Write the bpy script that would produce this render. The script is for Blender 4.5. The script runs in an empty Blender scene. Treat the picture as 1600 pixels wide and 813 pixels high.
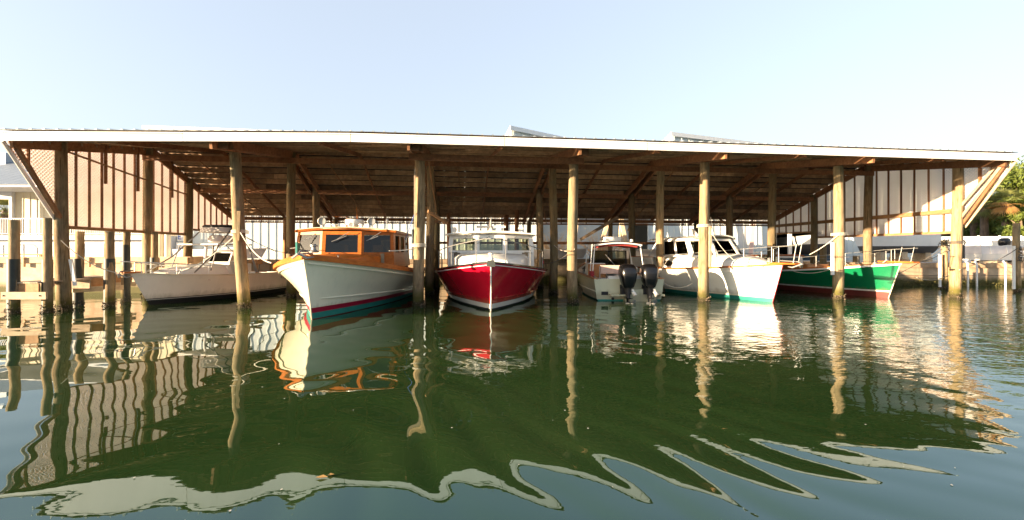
import bpy, math, random
import numpy as np
from mathutils import Vector, Matrix
random.seed(7)
rng = np.random.default_rng(7)
R = math.radians
scene = bpy.context.scene
COL = scene.collection

# ------------------------------------------------------------------ camera
H = 1.75                      # eye height over the water
F = 700.0                     # focal length in photo pixels (1600 wide)
HY = 392.0                    # horizon row in the photo
cam_d = bpy.data.cameras.new('camera')
cam = bpy.data.objects.new('camera', cam_d); COL.objects.link(cam)
cam.location = (0, 0, H); cam.rotation_euler = (R(90), 0, 0)
cam_d.sensor_width = 36; cam_d.lens = 36*F/1600
cam_d.shift_y = -(406.5-HY)/1600
cam_d.clip_start = 0.05; cam_d.clip_end = 3000
scene.camera = cam

# ------------------------------------------------------------------ light
SUN_EL = R(6.8)
LX, LY = 0.913, 0.407         # horizontal direction the light travels
sd = bpy.data.lights.new('sun', 'SUN'); sun = bpy.data.objects.new('sun', sd); COL.objects.link(sun)
sun.location = (-40, -20, 12)
sun.rotation_euler = Vector((LX*math.cos(SUN_EL), LY*math.cos(SUN_EL), -math.sin(SUN_EL))).to_track_quat('-Z', 'Y').to_euler()
sd.energy = 5.0; sd.angle = R(0.6); sd.color = (1.0, 0.75, 0.48)
w = bpy.data.worlds.new('World'); scene.world = w; w.use_nodes = True
nt = w.node_tree; nt.nodes.clear()
sky = nt.nodes.new('ShaderNodeTexSky'); sky.sky_type = 'NISHITA'; sky.sun_disc = False
sky.sun_elevation = SUN_EL; sky.sun_rotation = math.atan2(-LX, -LY)   # azimuth of the sun, from +Y clockwise
sky.air_density = 1.0; sky.dust_density = 3.0; sky.ozone_density = 1.5
bg = nt.nodes.new('ShaderNodeBackground'); bg.inputs[1].default_value = 0.05
wo = nt.nodes.new('ShaderNodeOutputWorld')
hsv = nt.nodes.new('ShaderNodeHueSaturation'); hsv.inputs['Saturation'].default_value = 0.75
nt.links.new(sky.outputs[0], hsv.inputs['Color'])
veil = nt.nodes.new('ShaderNodeMix'); veil.data_type = 'RGBA'; veil.blend_type = 'ADD'; veil.inputs[0].default_value = 1.0
VEIL = (0.085, 0.094, 0.111)                                   # thin even haze over the whole sky
veil.inputs[7].default_value = (*[c/bg.inputs[1].default_value for c in VEIL], 1)
nt.links.new(hsv.outputs[0], veil.inputs[6]); nt.links.new(veil.outputs[2], bg.inputs[0]); nt.links.new(bg.outputs[0], wo.inputs[0])
vs = scene.view_settings
scene.display_settings.display_device = 'sRGB'
vs.view_transform = 'Standard'; vs.look = 'None'; vs.gamma = 1.0; vs.exposure = 2.4
scene.cycles.use_denoising = True
scene.cycles.max_bounces = 8; scene.cycles.diffuse_bounces = 4; scene.cycles.glossy_bounces = 4
scene.cycles.transparent_max_bounces = 8
scene.cycles.caustics_refractive = False; scene.cycles.caustics_reflective = True
scene.cycles.sample_clamp_indirect = 12.0; scene.cycles.blur_glossy = 8.0

# ------------------------------------------------------------------ materials
MATS = {}
def newmat(name):
    m = bpy.data.materials.new(name); m.use_nodes = True
    nt = m.node_tree; b = nt.nodes['Principled BSDF']
    return m, nt, b
def ramp(nt, src, stops):
    r = nt.nodes.new('ShaderNodeValToRGB'); nt.links.new(src, r.inputs[0])
    els = r.color_ramp.elements
    while len(els) < len(stops): els.new(0.5)
    for e, (p, c) in zip(els, stops):
        e.position = p; e.color = (*c, 1) if len(c) == 3 else c
    return r.outputs[0]
def noise(nt, scale, detail=4, rough=0.6, vec=None, mscale=None, coord='Object', dist=0.0):
    tc = nt.nodes.new('ShaderNodeTexCoord'); out = tc.outputs[coord] if vec is None else vec
    if mscale:
        mp = nt.nodes.new('ShaderNodeMapping'); mp.inputs['Scale'].default_value = mscale
        nt.links.new(out, mp.inputs[0]); out = mp.outputs[0]
    n = nt.nodes.new('ShaderNodeTexNoise'); n.inputs['Scale'].default_value = scale
    n.inputs['Detail'].default_value = detail; n.inputs['Roughness'].default_value = rough
    n.inputs['Distortion'].default_value = dist
    nt.links.new(out, n.inputs['Vector']); return n.outputs[0]
def mixc(nt, fac, a, b, mode='MIX'):
    m = nt.nodes.new('ShaderNodeMix'); m.data_type = 'RGBA'; m.blend_type = mode
    for sock, v in ((m.inputs[0], fac), (m.inputs[6], a), (m.inputs[7], b)):
        if isinstance(v, (int, float)): sock.default_value = v
        elif isinstance(v, (tuple, list)): sock.default_value = (*v, 1)
        else: nt.links.new(v, sock)
    return m.outputs[2]
def bump(nt, b, src, strength=0.3, dist=0.01):
    n = nt.nodes.new('ShaderNodeBump'); n.inputs['Strength'].default_value = strength
    n.inputs['Distance'].default_value = dist
    nt.links.new(src, n.inputs['Height']); nt.links.new(n.outputs[0], b.inputs['Normal'])
def per_object(nt, col, amt=0.25):
    oi = nt.nodes.new('ShaderNodeObjectInfo')
    k = ramp(nt, oi.outputs['Random'], [(0, (1-amt,)*3), (1, (1+amt*0.6,)*3)])
    return mixc(nt, 1.0, col, k, 'MULTIPLY')

def paint(name, c, rough=0.35, var=0.12, coat=0.0, spec=0.5, metal=0.0, nscale=1.7):
    m, nt, b = newmat(name)
    n = noise(nt, nscale, 5, 0.65)
    d = tuple(x*(1-var) for x in c)
    b.inputs['Roughness'].default_value = rough
    b.inputs['Metallic'].default_value = metal
    b.inputs['Coat Weight'].default_value = coat; b.inputs['Coat Roughness'].default_value = 0.08
    b.inputs['Specular IOR Level'].default_value = spec
    col = ramp(nt, n, [(0.32, d), (0.62, c)])
    if name.startswith('boat_') or name in ('cream_pale', 'gel_white'):
        st = noise(nt, 2.2, 5, 0.7, mscale=(2.6, 2.6, 0.22))       # rain streaks and scuffs
        col = mixc(nt, ramp(nt, st, [(0.52, (0, 0, 0)), (0.72, (0.16, 0.16, 0.16))]), col, tuple(x*0.55 for x in c))
        g = nt.nodes.new('ShaderNodeNewGeometry'); sx = nt.nodes.new('ShaderNodeSeparateXYZ'); nt.links.new(g.outputs['Position'], sx.inputs[0])
        sc = nt.nodes.new('ShaderNodeMath'); sc.operation = 'MULTIPLY_ADD'; sc.inputs[1].default_value = -0.35
        nt.links.new(st, sc.inputs[0]); nt.links.new(sx.outputs[2], sc.inputs[2])
        col = mixc(nt, ramp(nt, sc.outputs[0], [(0.02, (0.45, 0.45, 0.45)), (0.20, (0, 0, 0))]), col, (0.16, 0.12, 0.05))
    elif name == 'white_paint':
        st = noise(nt, 3, 6, 0.75, mscale=(1, 1, 0.5))
        col = mixc(nt, ramp(nt, st, [(0.55, (0, 0, 0)), (0.75, (0.4, 0.4, 0.4))]), col, (0.42, 0.36, 0.28))
        col = per_object(nt, col, 0.10)
    nt.links.new(col, b.inputs['Base Color'])
    bump(nt, b, noise(nt, 22, 3), 0.06, 0.01)
    MATS[name] = m; return m
def wood(name, c1, c2, rough=0.75, mscale=(1, 1, 1), scale=6, coat=0.0, amt=0.3, bs=0.4):
    m, nt, b = newmat(name)
    n = noise(nt, scale, 8, 0.7, mscale=mscale, dist=0.4)
    col = ramp(nt, n, [(0.3, c1), (0.7, c2)])
    n2 = noise(nt, 1.1, 4, 0.6)
    col = mixc(nt, 1.0, col, ramp(nt, n2, [(0.3, (0.68, 0.7, 0.72)), (0.65, (1.05, 1.0, 0.97))]), 'MULTIPLY')
    col = per_object(nt, col, amt)
    nt.links.new(col, b.inputs['Base Color'])
    b.inputs['Roughness'].default_value = rough; b.inputs['Coat Weight'].default_value = coat
    b.inputs['Coat Roughness'].default_value = 0.06
    b.inputs['Specular IOR Level'].default_value = 0.3 if name != 'varnish' else 0.12
    bump(nt, b, n, bs, 0.01)
    MATS[name] = m; return m

def pile_mat(name, top1, top2):
    m, nt, b = newmat(name)
    n = noise(nt, 5, 9, 0.72, mscale=(2.2, 2.2, 0.35), dist=0.5)
    col = ramp(nt, n, [(0.28, top1), (0.5, tuple((a+c)/2 for a, c in zip(top1, top2))), (0.72, top2)])
    big = noise(nt, 0.9, 4, 0.6)
    col = mixc(nt, ramp(nt, big, [(0.45, (0, 0, 0)), (0.62, (0.5, 0.5, 0.5))]), col, (0.15, 0.155, 0.10))
    # drying cracks
    cr = noise(nt, 9, 3, 0.5, mscale=(3.5, 3.5, 0.12))
    col = mixc(nt, ramp(nt, cr, [(0.33, (0.8, 0.8, 0.8)), (0.39, (0, 0, 0))]), col, (0.05, 0.035, 0.02))
    # growth by height over the water (world z)
    g = nt.nodes.new('ShaderNodeNewGeometry'); sx = nt.nodes.new('ShaderNodeSeparateXYZ')
    nt.links.new(g.outputs['Position'], sx.inputs[0])
    nz = noise(nt, 4, 5, 0.7)
    ad = nt.nodes.new('ShaderNodeMath'); ad.operation = 'MULTIPLY_ADD'; ad.inputs[1].default_value = -0.5
    nt.links.new(nz, ad.inputs[0]); nt.links.new(sx.outputs[2], ad.inputs[2])
    alg = ramp(nt, ad.outputs[0], [(0.0, (1, 1, 1)), (0.32, (0, 0, 0))])
    col = mixc(nt, alg, col, mixc(nt, nz, (0.025, 0.024, 0.006), (0.13, 0.115, 0.03)))
    wz = nt.nodes.new('ShaderNodeMath'); wz.operation = 'MULTIPLY_ADD'; wz.inputs[1].default_value = -0.16
    nt.links.new(nz, wz.inputs[0]); nt.links.new(sx.outputs[2], wz.inputs[2])
    col = mixc(nt, ramp(nt, wz.outputs[0], [(0.0, (0.8, 0.8, 0.8)), (0.10, (0, 0, 0))]), col, (0.025, 0.02, 0.012))
    col = per_object(nt, col, 0.2)
    nt.links.new(col, b.inputs['Base Color'])
    b.inputs['Roughness'].default_value = 0.85; b.inputs['Specular IOR Level'].default_value = 0.2
    bump(nt, b, n, 0.8, 0.02)
    MATS[name] = m; return m

pile_mat('pile_wood', (0.11, 0.07, 0.038), (0.44, 0.315, 0.18))
pile_mat('pile_dark', (0.10, 0.07, 0.035), (0.27, 0.19, 0.10))
wood('frame_wood', (0.16, 0.072, 0.034), (0.36, 0.18, 0.085), mscale=(1, 1, 1), scale=9)
wood('purlin_wood', (0.30, 0.185, 0.105), (0.66, 0.45, 0.27), scale=5, amt=0.5)
wood('deck_wood', (0.30, 0.22, 0.15), (0.52, 0.41, 0.29), scale=7)
wood('fresh_wood', (0.50, 0.38, 0.24), (0.70, 0.56, 0.38), scale=7)
wood('brace_wood', (0.28, 0.14, 0.06), (0.46, 0.27, 0.13), scale=7)
wood('varnish', (0.32, 0.085, 0.014), (0.54, 0.17, 0.032), rough=0.38, mscale=(0.6, 3, 6), scale=3, coat=0.03, amt=0.12, bs=0.05)
wood('teak', (0.30, 0.13, 0.05), (0.50, 0.24, 0.09), rough=0.5, scale=6, coat=0.2, amt=0.12, bs=0.1)
wood('cap_wood', (0.42, 0.28, 0.17), (0.62, 0.44, 0.28), scale=5, amt=0.12)
paint('white_paint', (0.80, 0.79, 0.76), 0.45, 0.08)
paint('boat_white', (0.80, 0.79, 0.75), 0.22, 0.05, coat=0.4)
paint('boat_cream', (0.80, 0.76, 0.58), 0.2, 0.05, coat=0.5)
paint('cream_pale', (0.62, 0.60, 0.42), 0.25, 0.06, coat=0.4)
paint('boat_red', (0.38, 0.003, 0.018), 0.18, 0.1, coat=0.6)
paint('boat_green', (0.004, 0.14, 0.055), 0.25, 0.12, coat=0.5)
paint('bottom_teal', (0.015, 0.20, 0.16), 0.5, 0.2)
paint('bottom_red', (0.13, 0.02, 0.014), 0.6, 0.25)
paint('stripe_red', (0.30, 0.006, 0.03), 0.35, 0.1)
paint('bottom_black', (0.012, 0.012, 0.014), 0.5, 0.3)
paint('gel_white', (0.74, 0.73, 0.70), 0.3, 0.06, coat=0.3)
paint('steel', (0.30, 0.30, 0.29), 0.45, 0.1, metal=0.6)
paint('bronze', (0.45, 0.40, 0.30), 0.3, 0.3, metal=1.0)
paint('black_gloss', (0.005, 0.005, 0.006), 0.25, 0.2, coat=0.25, spec=0.35)
paint('black_matt', (0.02, 0.02, 0.022), 0.7, 0.3)
paint('pink_cloth', (0.72, 0.50, 0.42), 0.85, 0.15)
paint('red_cloth', (0.30, 0.03, 0.025), 0.85, 0.2)
paint('white_cloth', (0.72, 0.66, 0.62), 0.85, 0.15)
paint('rope_white', (0.62, 0.56, 0.46), 0.9, 0.25, nscale=30)
paint('rope_dark', (0.10, 0.09, 0.08), 0.9, 0.25, nscale=30)
paint('rope_blue', (0.05, 0.10, 0.35), 0.9, 0.25, nscale=30)
paint('sign_blue', (0.02, 0.10, 0.45), 0.5, 0.05)
paint('house_white_shaded', (0.50, 0.52, 0.55), 0.6, 0.08)  # white greyed and blued, shade on the house put into the colour
paint('grey_roof', (0.21, 0.25, 0.30), 0.5, 0.1, metal=0.3)
paint('cream_siding', (0.66, 0.58, 0.42), 0.7, 0.1)
paint('grey_dark', (0.03, 0.03, 0.035), 0.6, 0.3)
paint('blue_grey', (0.05, 0.09, 0.14), 0.4, 0.2)
paint('grey_hull', (0.09, 0.085, 0.08), 0.6, 0.3)
paint('oyster_shell', (0.16, 0.12, 0.08), 0.9, 0.75, nscale=14)
paint('boat_peach', (0.84, 0.75, 0.65), 0.25, 0.06, coat=0.4)
paint('teal_paint', (0.01, 0.16, 0.16), 0.4, 0.1)
paint('red_plastic', (0.35, 0.02, 0.03), 0.4, 0.1)
paint('interior', (0.22, 0.17, 0.11), 0.7, 0.3)
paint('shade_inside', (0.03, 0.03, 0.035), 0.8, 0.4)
paint('shade_black', (0.022, 0.028, 0.024), 0.55, 0.5, nscale=6)  # near-black of the tubes that stand for shade on the left piles

def m_metal_wall():
    m, nt, b = newmat('metal_wall')
    n = noise(nt, 1.3, 5, 0.6, mscale=(1, 1, 0.35))
    col = ramp(nt, n, [(0.3, (0.52, 0.57, 0.56)), (0.7, (0.64, 0.69, 0.67))])
    col = per_object(nt, col, 0.06)
    nt.links.new(col, b.inputs['Base Color']); b.inputs['Roughness'].default_value = 0.4
    b.inputs['Specular IOR Level'].default_value = 0.5
    MATS['metal_wall'] = m
m_metal_wall()
def m_roof_metal():
    m, nt, b = newmat('roof_metal')
    n = noise(nt, 1.0, 6, 0.7)
    col = ramp(nt, n, [(0.35, (0.28, 0.34, 0.36)), (0.6, (0.5, 0.54, 0.55))])
    g = nt.nodes.new('ShaderNodeNewGeometry'); sx = nt.nodes.new('ShaderNodeSeparateXYZ')
    nt.links.new(col, b.inputs['Base Color']); b.inputs['Metallic'].default_value = 0.5
    b.inputs['Roughness'].default_value = 0.45
    MATS['roof_metal'] = m
m_roof_metal()
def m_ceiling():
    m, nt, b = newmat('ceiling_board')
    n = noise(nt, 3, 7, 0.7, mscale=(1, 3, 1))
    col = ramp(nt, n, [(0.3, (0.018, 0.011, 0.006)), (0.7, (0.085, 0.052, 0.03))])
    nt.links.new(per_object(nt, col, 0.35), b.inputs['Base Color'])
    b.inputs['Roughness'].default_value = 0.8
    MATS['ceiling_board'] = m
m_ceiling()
def m_lattice():
    m, nt, b = newmat('lattice_vinyl')
    b.inputs['Base Color'].default_value = (0.78, 0.72, 0.66, 1); b.inputs['Roughness'].default_value = 0.5
    n = noise(nt, 2.5, 4, 0.6)
    nt.links.new(ramp(nt, n, [(0.3, (0.74, 0.68, 0.62)), (0.65, (0.86, 0.82, 0.77))]), b.inputs['Base Color'])
    t = nt.nodes.new('ShaderNodeBsdfTranslucent'); t.inputs[0].default_value = (0.86, 0.80, 0.78, 1)
    mx = nt.nodes.new('ShaderNodeMixShader'); mx.inputs[0].default_value = 0.45
    out = nt.nodes['Material Output']
    nt.links.new(b.outputs[0], mx.inputs[1]); nt.links.new(t.outputs[0], mx.inputs[2]); nt.links.new(mx.outputs[0], out.inputs[0])
    MATS['lattice_vinyl'] = m
m_lattice()
def m_glass(name, tint, rough=0.02, alpha=0.45):
    m, nt, b = newmat(name)
    g = nt.nodes.new('ShaderNodeBsdfGlossy'); g.inputs['Roughness'].default_value = rough
    t = nt.nodes.new('ShaderNodeBsdfTransparent'); t.inputs[0].default_value = (*tint, 1)
    f = nt.nodes.new('ShaderNodeFresnel'); f.inputs[0].default_value = 1.52
    a = nt.nodes.new('ShaderNodeMath'); a.operation = 'ADD'; a.inputs[1].default_value = 0.0
    nt.links.new(f.outputs[0], a.inputs[0])
    mx = nt.nodes.new('ShaderNodeMixShader'); nt.links.new(a.outputs[0], mx.inputs[0])
    nt.links.new(t.outputs[0], mx.inputs[1]); nt.links.new(g.outputs[0], mx.inputs[2])
    nt.links.new(mx.outputs[0], nt.nodes['Material Output'].inputs[0]); MATS[name] = m
m_glass('glass', (0.30, 0.28, 0.22)); m_glass('glass_clear', (0.55, 0.58, 0.50)); m_glass('glass_dark', (0.25, 0.28, 0.26))
def m_seawall(name, c1, c2, base_h):
    m, nt, b = newmat(name)
    n = noise(nt, 2.2, 8, 0.7); n2 = noise(nt, 0.6, 3, 0.5, mscale=(2.5, 2.5, 0.3))
    col = ramp(nt, n, [(0.3, c1), (0.7, c2)])
    col = mixc(nt, ramp(nt, n2, [(0.5, (0, 0, 0)), (0.7, (0.5, 0.5, 0.5))]), col, (0.28, 0.13, 0.05))
    g = nt.nodes.new('ShaderNodeNewGeometry'); sx = nt.nodes.new('ShaderNodeSeparateXYZ')
    nt.links.new(g.outputs['Position'], sx.inputs[0])
    ad = nt.nodes.new('ShaderNodeMath'); ad.operation = 'MULTIPLY_ADD'; ad.inputs[1].default_value = -0.45
    nt.links.new(n, ad.inputs[0]); nt.links.new(sx.outputs[2], ad.inputs[2])
    alg = ramp(nt, ad.outputs[0], [(0.0, (1, 1, 1)), (base_h, (0, 0, 0))])
    col = mixc(nt, alg, col, (0.07, 0.065, 0.015))
    nt.links.new(per_object(nt, col, 0.15), b.inputs['Base Color']); b.inputs['Roughness'].default_value = 0.9
    bump(nt, b, n, 0.6, 0.02); MATS[name] = m
m_seawall('seawall_concrete', (0.36, 0.27, 0.18), (0.55, 0.43, 0.30), 0.25)
m_seawall('seawall_stone', (0.34, 0.25, 0.17), (0.56, 0.43, 0.30), 0.3)
def m_ground():
    m, nt, b = newmat('yard_concrete')
    n = noise(nt, 0.5, 8, 0.65)
    nt.links.new(ramp(nt, n, [(0.3, (0.27, 0.27, 0.27)), (0.7, (0.40, 0.39, 0.38))]), b.inputs['Base Color'])
    b.inputs['Roughness'].default_value = 0.9; bump(nt, b, noise(nt, 30, 3), 0.3, 0.01); MATS['yard_concrete'] = m
m_ground()
def m_leaf(name, a, c):
    m, nt, b = newmat(name)
    n = noise(nt, 1.2, 3, 0.5)
    oi = nt.nodes.new('ShaderNodeTexWhiteNoise'); g = nt.nodes.new('ShaderNodeNewGeometry')
    n3 = nt.nodes.new('ShaderNodeMath'); n3.operation = 'ADD'
    nt.links.new(g.outputs['Random Per Island'], n3.inputs[0]); nt.links.new(n, n3.inputs[1])
    nt.links.new(ramp(nt, n3.outputs[0], [(0.3, a), (1.2/1.4, c)]), b.inputs['Base Color'])
    b.inputs['Roughness'].default_value = 0.6
    t = nt.nodes.new('ShaderNodeBsdfTranslucent'); t.inputs[0].default_value = (c[0]*1.6, c[1]*1.5, c[2], 1)
    mx = nt.nodes.new('ShaderNodeMixShader'); mx.inputs[0].default_value = 0.3
    nt.links.new(b.outputs[0], mx.inputs[1]); nt.links.new(t.outputs[0], mx.inputs[2])
    nt.links.new(mx.outputs[0], nt.nodes['Material Output'].inputs[0]); MATS[name] = m
m_leaf('leaf_green', (0.02, 0.042, 0.008), (0.09, 0.13, 0.022))
m_leaf('leaf_olive', (0.025, 0.05, 0.008), (0.12, 0.16, 0.025))
m_leaf('leaf_palm', (0.04, 0.06, 0.02), (0.16, 0.17, 0.05))
m_leaf('leaf_dry', (0.25, 0.12, 0.03), (0.42, 0.24, 0.08))
m_leaf('twig_dry', (0.42, 0.30, 0.17), (0.62, 0.48, 0.30))
wood('bark', (0.07, 0.05, 0.035), (0.22, 0.16, 0.11), scale=8, mscale=(1, 1, 0.3))

def m_water():
    m, nt, b = newmat('water')
    tc = nt.nodes.new('ShaderNodeNewGeometry')
    P = tc.outputs['Position']
    n = noise(nt, 0.35, 3, 0.5, vec=P)
    nt.links.new(ramp(nt, n, [(0.3, (0.013, 0.034, 0.008)), (0.7, (0.025, 0.046, 0.013))]), b.inputs['Base Color'])
    b.inputs['Roughness'].default_value = 0.0
    b.inputs['IOR'].default_value = 1.74; b.inputs['Specular Tint'].default_value = (0.30, 0.74, 1.0, 1)
    # fine cat's-paw ripples, strongest towards the right-hand slips
    f1 = noise(nt, 1.0, 2, 0.5, vec=P, mscale=(5.0, 9.0, 1))
    f2 = noise(nt, 1.0, 2, 0.5, vec=P, mscale=(2.2, 3.6, 1))
    mk = noise(nt, 0.28, 2, 0.5, vec=P)
    sx = nt.nodes.new('ShaderNodeSeparateXYZ'); nt.links.new(P, sx.inputs[0])
    gr = nt.nodes.new('ShaderNodeMapRange'); gr.inputs[1].default_value = -4; gr.inputs[2].default_value = 7
    gr.inputs[3].default_value = -0.25; gr.inputs[4].default_value = 0.35
    nt.links.new(sx.outputs[0], gr.inputs[0])
    gy = nt.nodes.new('ShaderNodeMapRange'); gy.inputs[1].default_value = 3.6; gy.inputs[2].default_value = 7.5
    nt.links.new(sx.outputs[1], gy.inputs[0])
    ad = nt.nodes.new('ShaderNodeMath'); ad.operation = 'ADD'; nt.links.new(mk, ad.inputs[0]); nt.links.new(gr.outputs[0], ad.inputs[1])
    mr = nt.nodes.new('ShaderNodeMapRange'); mr.inputs[1].default_value = 0.42; mr.inputs[2].default_value = 0.85
    nt.links.new(ad.outputs[0], mr.inputs[0])
    mu = nt.nodes.new('ShaderNodeMath'); mu.operation = 'MULTIPLY'; nt.links.new(mr.outputs[0], mu.inputs[0]); nt.links.new(gy.outputs[0], mu.inputs[1])
    am = nt.nodes.new('ShaderNodeMath'); am.operation = 'MULTIPLY_ADD'; am.inputs[1].default_value = 0.0085; am.inputs[2].default_value = 0.00016
    nt.links.new(mu.outputs[0], am.inputs[0])
    hs = nt.nodes.new('ShaderNodeMath'); hs.operation = 'MULTIPLY_ADD'; hs.inputs[1].default_value = 1.3
    nt.links.new(f2, hs.inputs[0]); nt.links.new(f1, hs.inputs[2])
    hm = nt.nodes.new('ShaderNodeMath'); hm.operation = 'MULTIPLY'; nt.links.new(hs.outputs[0], hm.inputs[0]); nt.links.new(am.outputs[0], hm.inputs[1])
    bm = nt.nodes.new('ShaderNodeBump'); bm.inputs['Strength'].default_value = 1; bm.inputs['Distance'].default_value = 1.0
    nt.links.new(hm.outputs[0], bm.inputs['Height']); nt.links.new(bm.outputs[0], b.inputs['Normal'])
    MATS['water'] = m
m_water()

# ------------------------------------------------------------------ mesh helpers
class MB:
    def __init__(s): s.v = []; s.f = []
    def add(s, vs, fs):
        o = len(s.v); s.v += [tuple(p) for p in vs]; s.f += [tuple(i+o for i in f) for f in fs]; return s
    def hexa(s, p):       # p: 4 bottom (ccw) + 4 top
        return s.add(p, [(3,2,1,0),(4,5,6,7),(0,1,5,4),(1,2,6,5),(2,3,7,6),(3,0,4,7)])
    def box(s, x0, x1, y0, y1, z0, z1):
        return s.hexa([(x0,y0,z0),(x1,y0,z0),(x1,y1,z0),(x0,y1,z0),(x0,y0,z1),(x1,y0,z1),(x1,y1,z1),(x0,y1,z1)])
    def slab(s, q, t):    # q: bl, br, tr, tl ; pushed t along the normal to the back
        a = [Vector(p) for p in q]; n = (a[1]-a[0]).cross(a[3]-a[0]).normalized()
        b = [p - n*t for p in a]
        return s.add(a+b, [(0,1,2,3),(7,6,5,4),(0,4,5,1),(1,5,6,2),(2,6,7,3),(3,7,4,0)])
    def beam(s, p0, p1, w, h, up=(0,0,1)):   # centred rectangular bar
        p0, p1 = Vector(p0), Vector(p1); d = (p1-p0).normalized(); up = Vector(up)
        sd = d.cross(up)
        if sd.length < 1e-4: sd = d.cross(Vector((0,1,0)))
        sd.normalize(); u = sd.cross(d).normalized()
        c = [(-w/2,-h/2),(w/2,-h/2),(w/2,h/2),(-w/2,h/2)]
        A = [p0+sd*a+u*b for a, b in c]; B = [p1+sd*a+u*b for a, b in c]
        return s.add(A+B, [(3,2,1,0),(4,5,6,7),(0,1,5,4),(1,2,6,5),(2,3,7,6),(3,0,4,7)])
    def tube(s, pts, r, n=8, cap=True):
        pts = [Vector(p) for p in pts]; rs = r if isinstance(r, (list, tuple)) else [r]*len(pts)
        vs = []; fs = []; prev = None
        for i, p in enumerate(pts):
            d = (pts[min(i+1, len(pts)-1)]-pts[max(i-1, 0)]).normalized()
            ref = Vector((0,0,1)) if abs(d.z) < 0.95 else Vector((1,0,0))
            if prev is None: a = d.cross(ref).normalized()
            else:
                a = (prev - d*prev.dot(d))
                a = a.normalized() if a.length > 1e-5 else d.cross(ref).normalized()
            prev = a; b = d.cross(a)
            for k in range(n):
                t = 2*math.pi*k/n; vs.append(p + (a*math.cos(t)+b*math.sin(t))*rs[i])
        for i in range(len(pts)-1):
            for k in range(n):
                fs.append((i*n+k, i*n+(k+1)%n, (i+1)*n+(k+1)%n, (i+1)*n+k))
        if cap: fs.append(tuple(range(n-1, -1, -1))); fs.append(tuple((len(pts)-1)*n+k for k in range(n)))
        return s.add(vs, fs)
    def lathe(s, prof, c=(0,0,0), n=20, axis='z'):    # prof: (r, h)
        vs = []; fs = []
        for r, h in prof:
            for k in range(n):
                t = 2*math.pi*k/n; x, y = r*math.cos(t), r*math.sin(t)
                p = (x, y, h) if axis == 'z' else ((h, x, y) if axis == 'x' else (y, h, x))
                vs.append((c[0]+p[0], c[1]+p[1], c[2]+p[2]))
        m = len(prof)
        for i in range(m-1):
            for k in range(n): fs.append((i*n+k, i*n+(k+1)%n, (i+1)*n+(k+1)%n, (i+1)*n+k))
        fs.append(tuple(range(n-1, -1, -1))); fs.append(tuple((m-1)*n+k for k in range(n)))
        return s.add(vs, fs)
    def loft(s, rings, closed=True, caps=True):
        n = len(rings[0]); vs = [p for r in rings for p in r]; fs = []
        for i in range(len(rings)-1):
            for k in range(n if closed else n-1):
                fs.append((i*n+k, i*n+(k+1)%n, (i+1)*n+(k+1)%n, (i+1)*n+k))
        if caps and closed:
            fs.append(tuple(range(n-1, -1, -1))); fs.append(tuple((len(rings)-1)*n+k for k in range(n)))
        return s.add(vs, fs)
    def mesh(s, name, mat, smooth=False, fix=True):
        me = bpy.data.meshes.new(name); me.from_pydata(s.v, [], s.f); me.update()
        if fix:
            import bmesh
            bm = bmesh.new(); bm.from_mesh(me); bmesh.ops.recalc_face_normals(bm, faces=bm.faces); bm.to_mesh(me); bm.free()
        me.materials.append(MATS[mat])
        if smooth:
            for p in me.polygons: p.use_smooth = True
            if smooth != 'full':
                me.set_sharp_from_angle(angle=R(40))
        return me
    def build(s, name, mat, parent=None, smooth=False, fix=True, loc=None):
        o = bpy.data.objects.new(name, s.mesh(name, mat, smooth, fix)); COL.objects.link(o)
        if parent: o.parent = parent
        if loc: o.location = loc
        return o
def link_copy(src, name, parent, loc=None, rot=None):
    o = bpy.data.objects.new(name, src.data); COL.objects.link(o); o.parent = parent
    if loc: o.location = loc
    if rot: o.rotation_euler = rot
    return o
def empty(name, loc=(0,0,0), rz=0, label=None, cat=None, group=None):
    o = bpy.data.objects.new(name, None); COL.objects.link(o); o.location = loc; o.rotation_euler = (0,0,rz)
    o.empty_display_size = 0.3
    tag(o, label, cat, group); return o
def tag(o, label=None, cat=None, group=None, kind=None):
    if label: o['label'] = label
    if cat: o['category'] = cat
    if group: o['group'] = group
    if kind: o['kind'] = kind
    return o
def W(px, py, Y):             # a point of the place seen at photo pixel (px, py), Y metres out
    return Vector(((px-800)*Y/F, Y, H-(py-HY)*Y/F))
def lerp(a, b, t): return a+(b-a)*t
def catenary(p0, p1, sag, n=14):
    p0, p1 = Vector(p0), Vector(p1)
    return [p0.lerp(p1, i/n) - Vector((0,0,sag*4*(i/n)*(1-i/n))) for i in range(n+1)]
def superring(cx, cy, cz, a, b, e=2.5, n=20):
    out = []
    for k in range(n):
        t = 2*math.pi*k/n; c, s_ = math.cos(t), math.sin(t)
        out.append((cx+a*math.copysign(abs(c)**(2/e), c), cy+b*math.copysign(abs(s_)**(2/e), s_), cz))
    return out
FONT = {'A':["01110","10001","10001","11111","10001","10001","10001"],'S':["01111","10000","10000","01110","00001","00001","11110"],
 'E':["11111","10000","10000","11110","10000","10000","11111"],'L':["10000","10000","10000","10000","10000","10000","11111"],
 'F':["11111","10000","10000","11110","10000","10000","10000"],'I':["01110","00100","00100","00100","00100","00100","01110"],
 'N':["10001","11001","10101","10101","10011","10001","10001"],'R':["11110","10001","10001","11110","10100","10010","10001"],
 '7':["11111","00001","00010","00100","01000","01000","01000"],'4':["10010","10010","10010","11111","00010","00010","00010"],' ':["00000"]*7}
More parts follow.
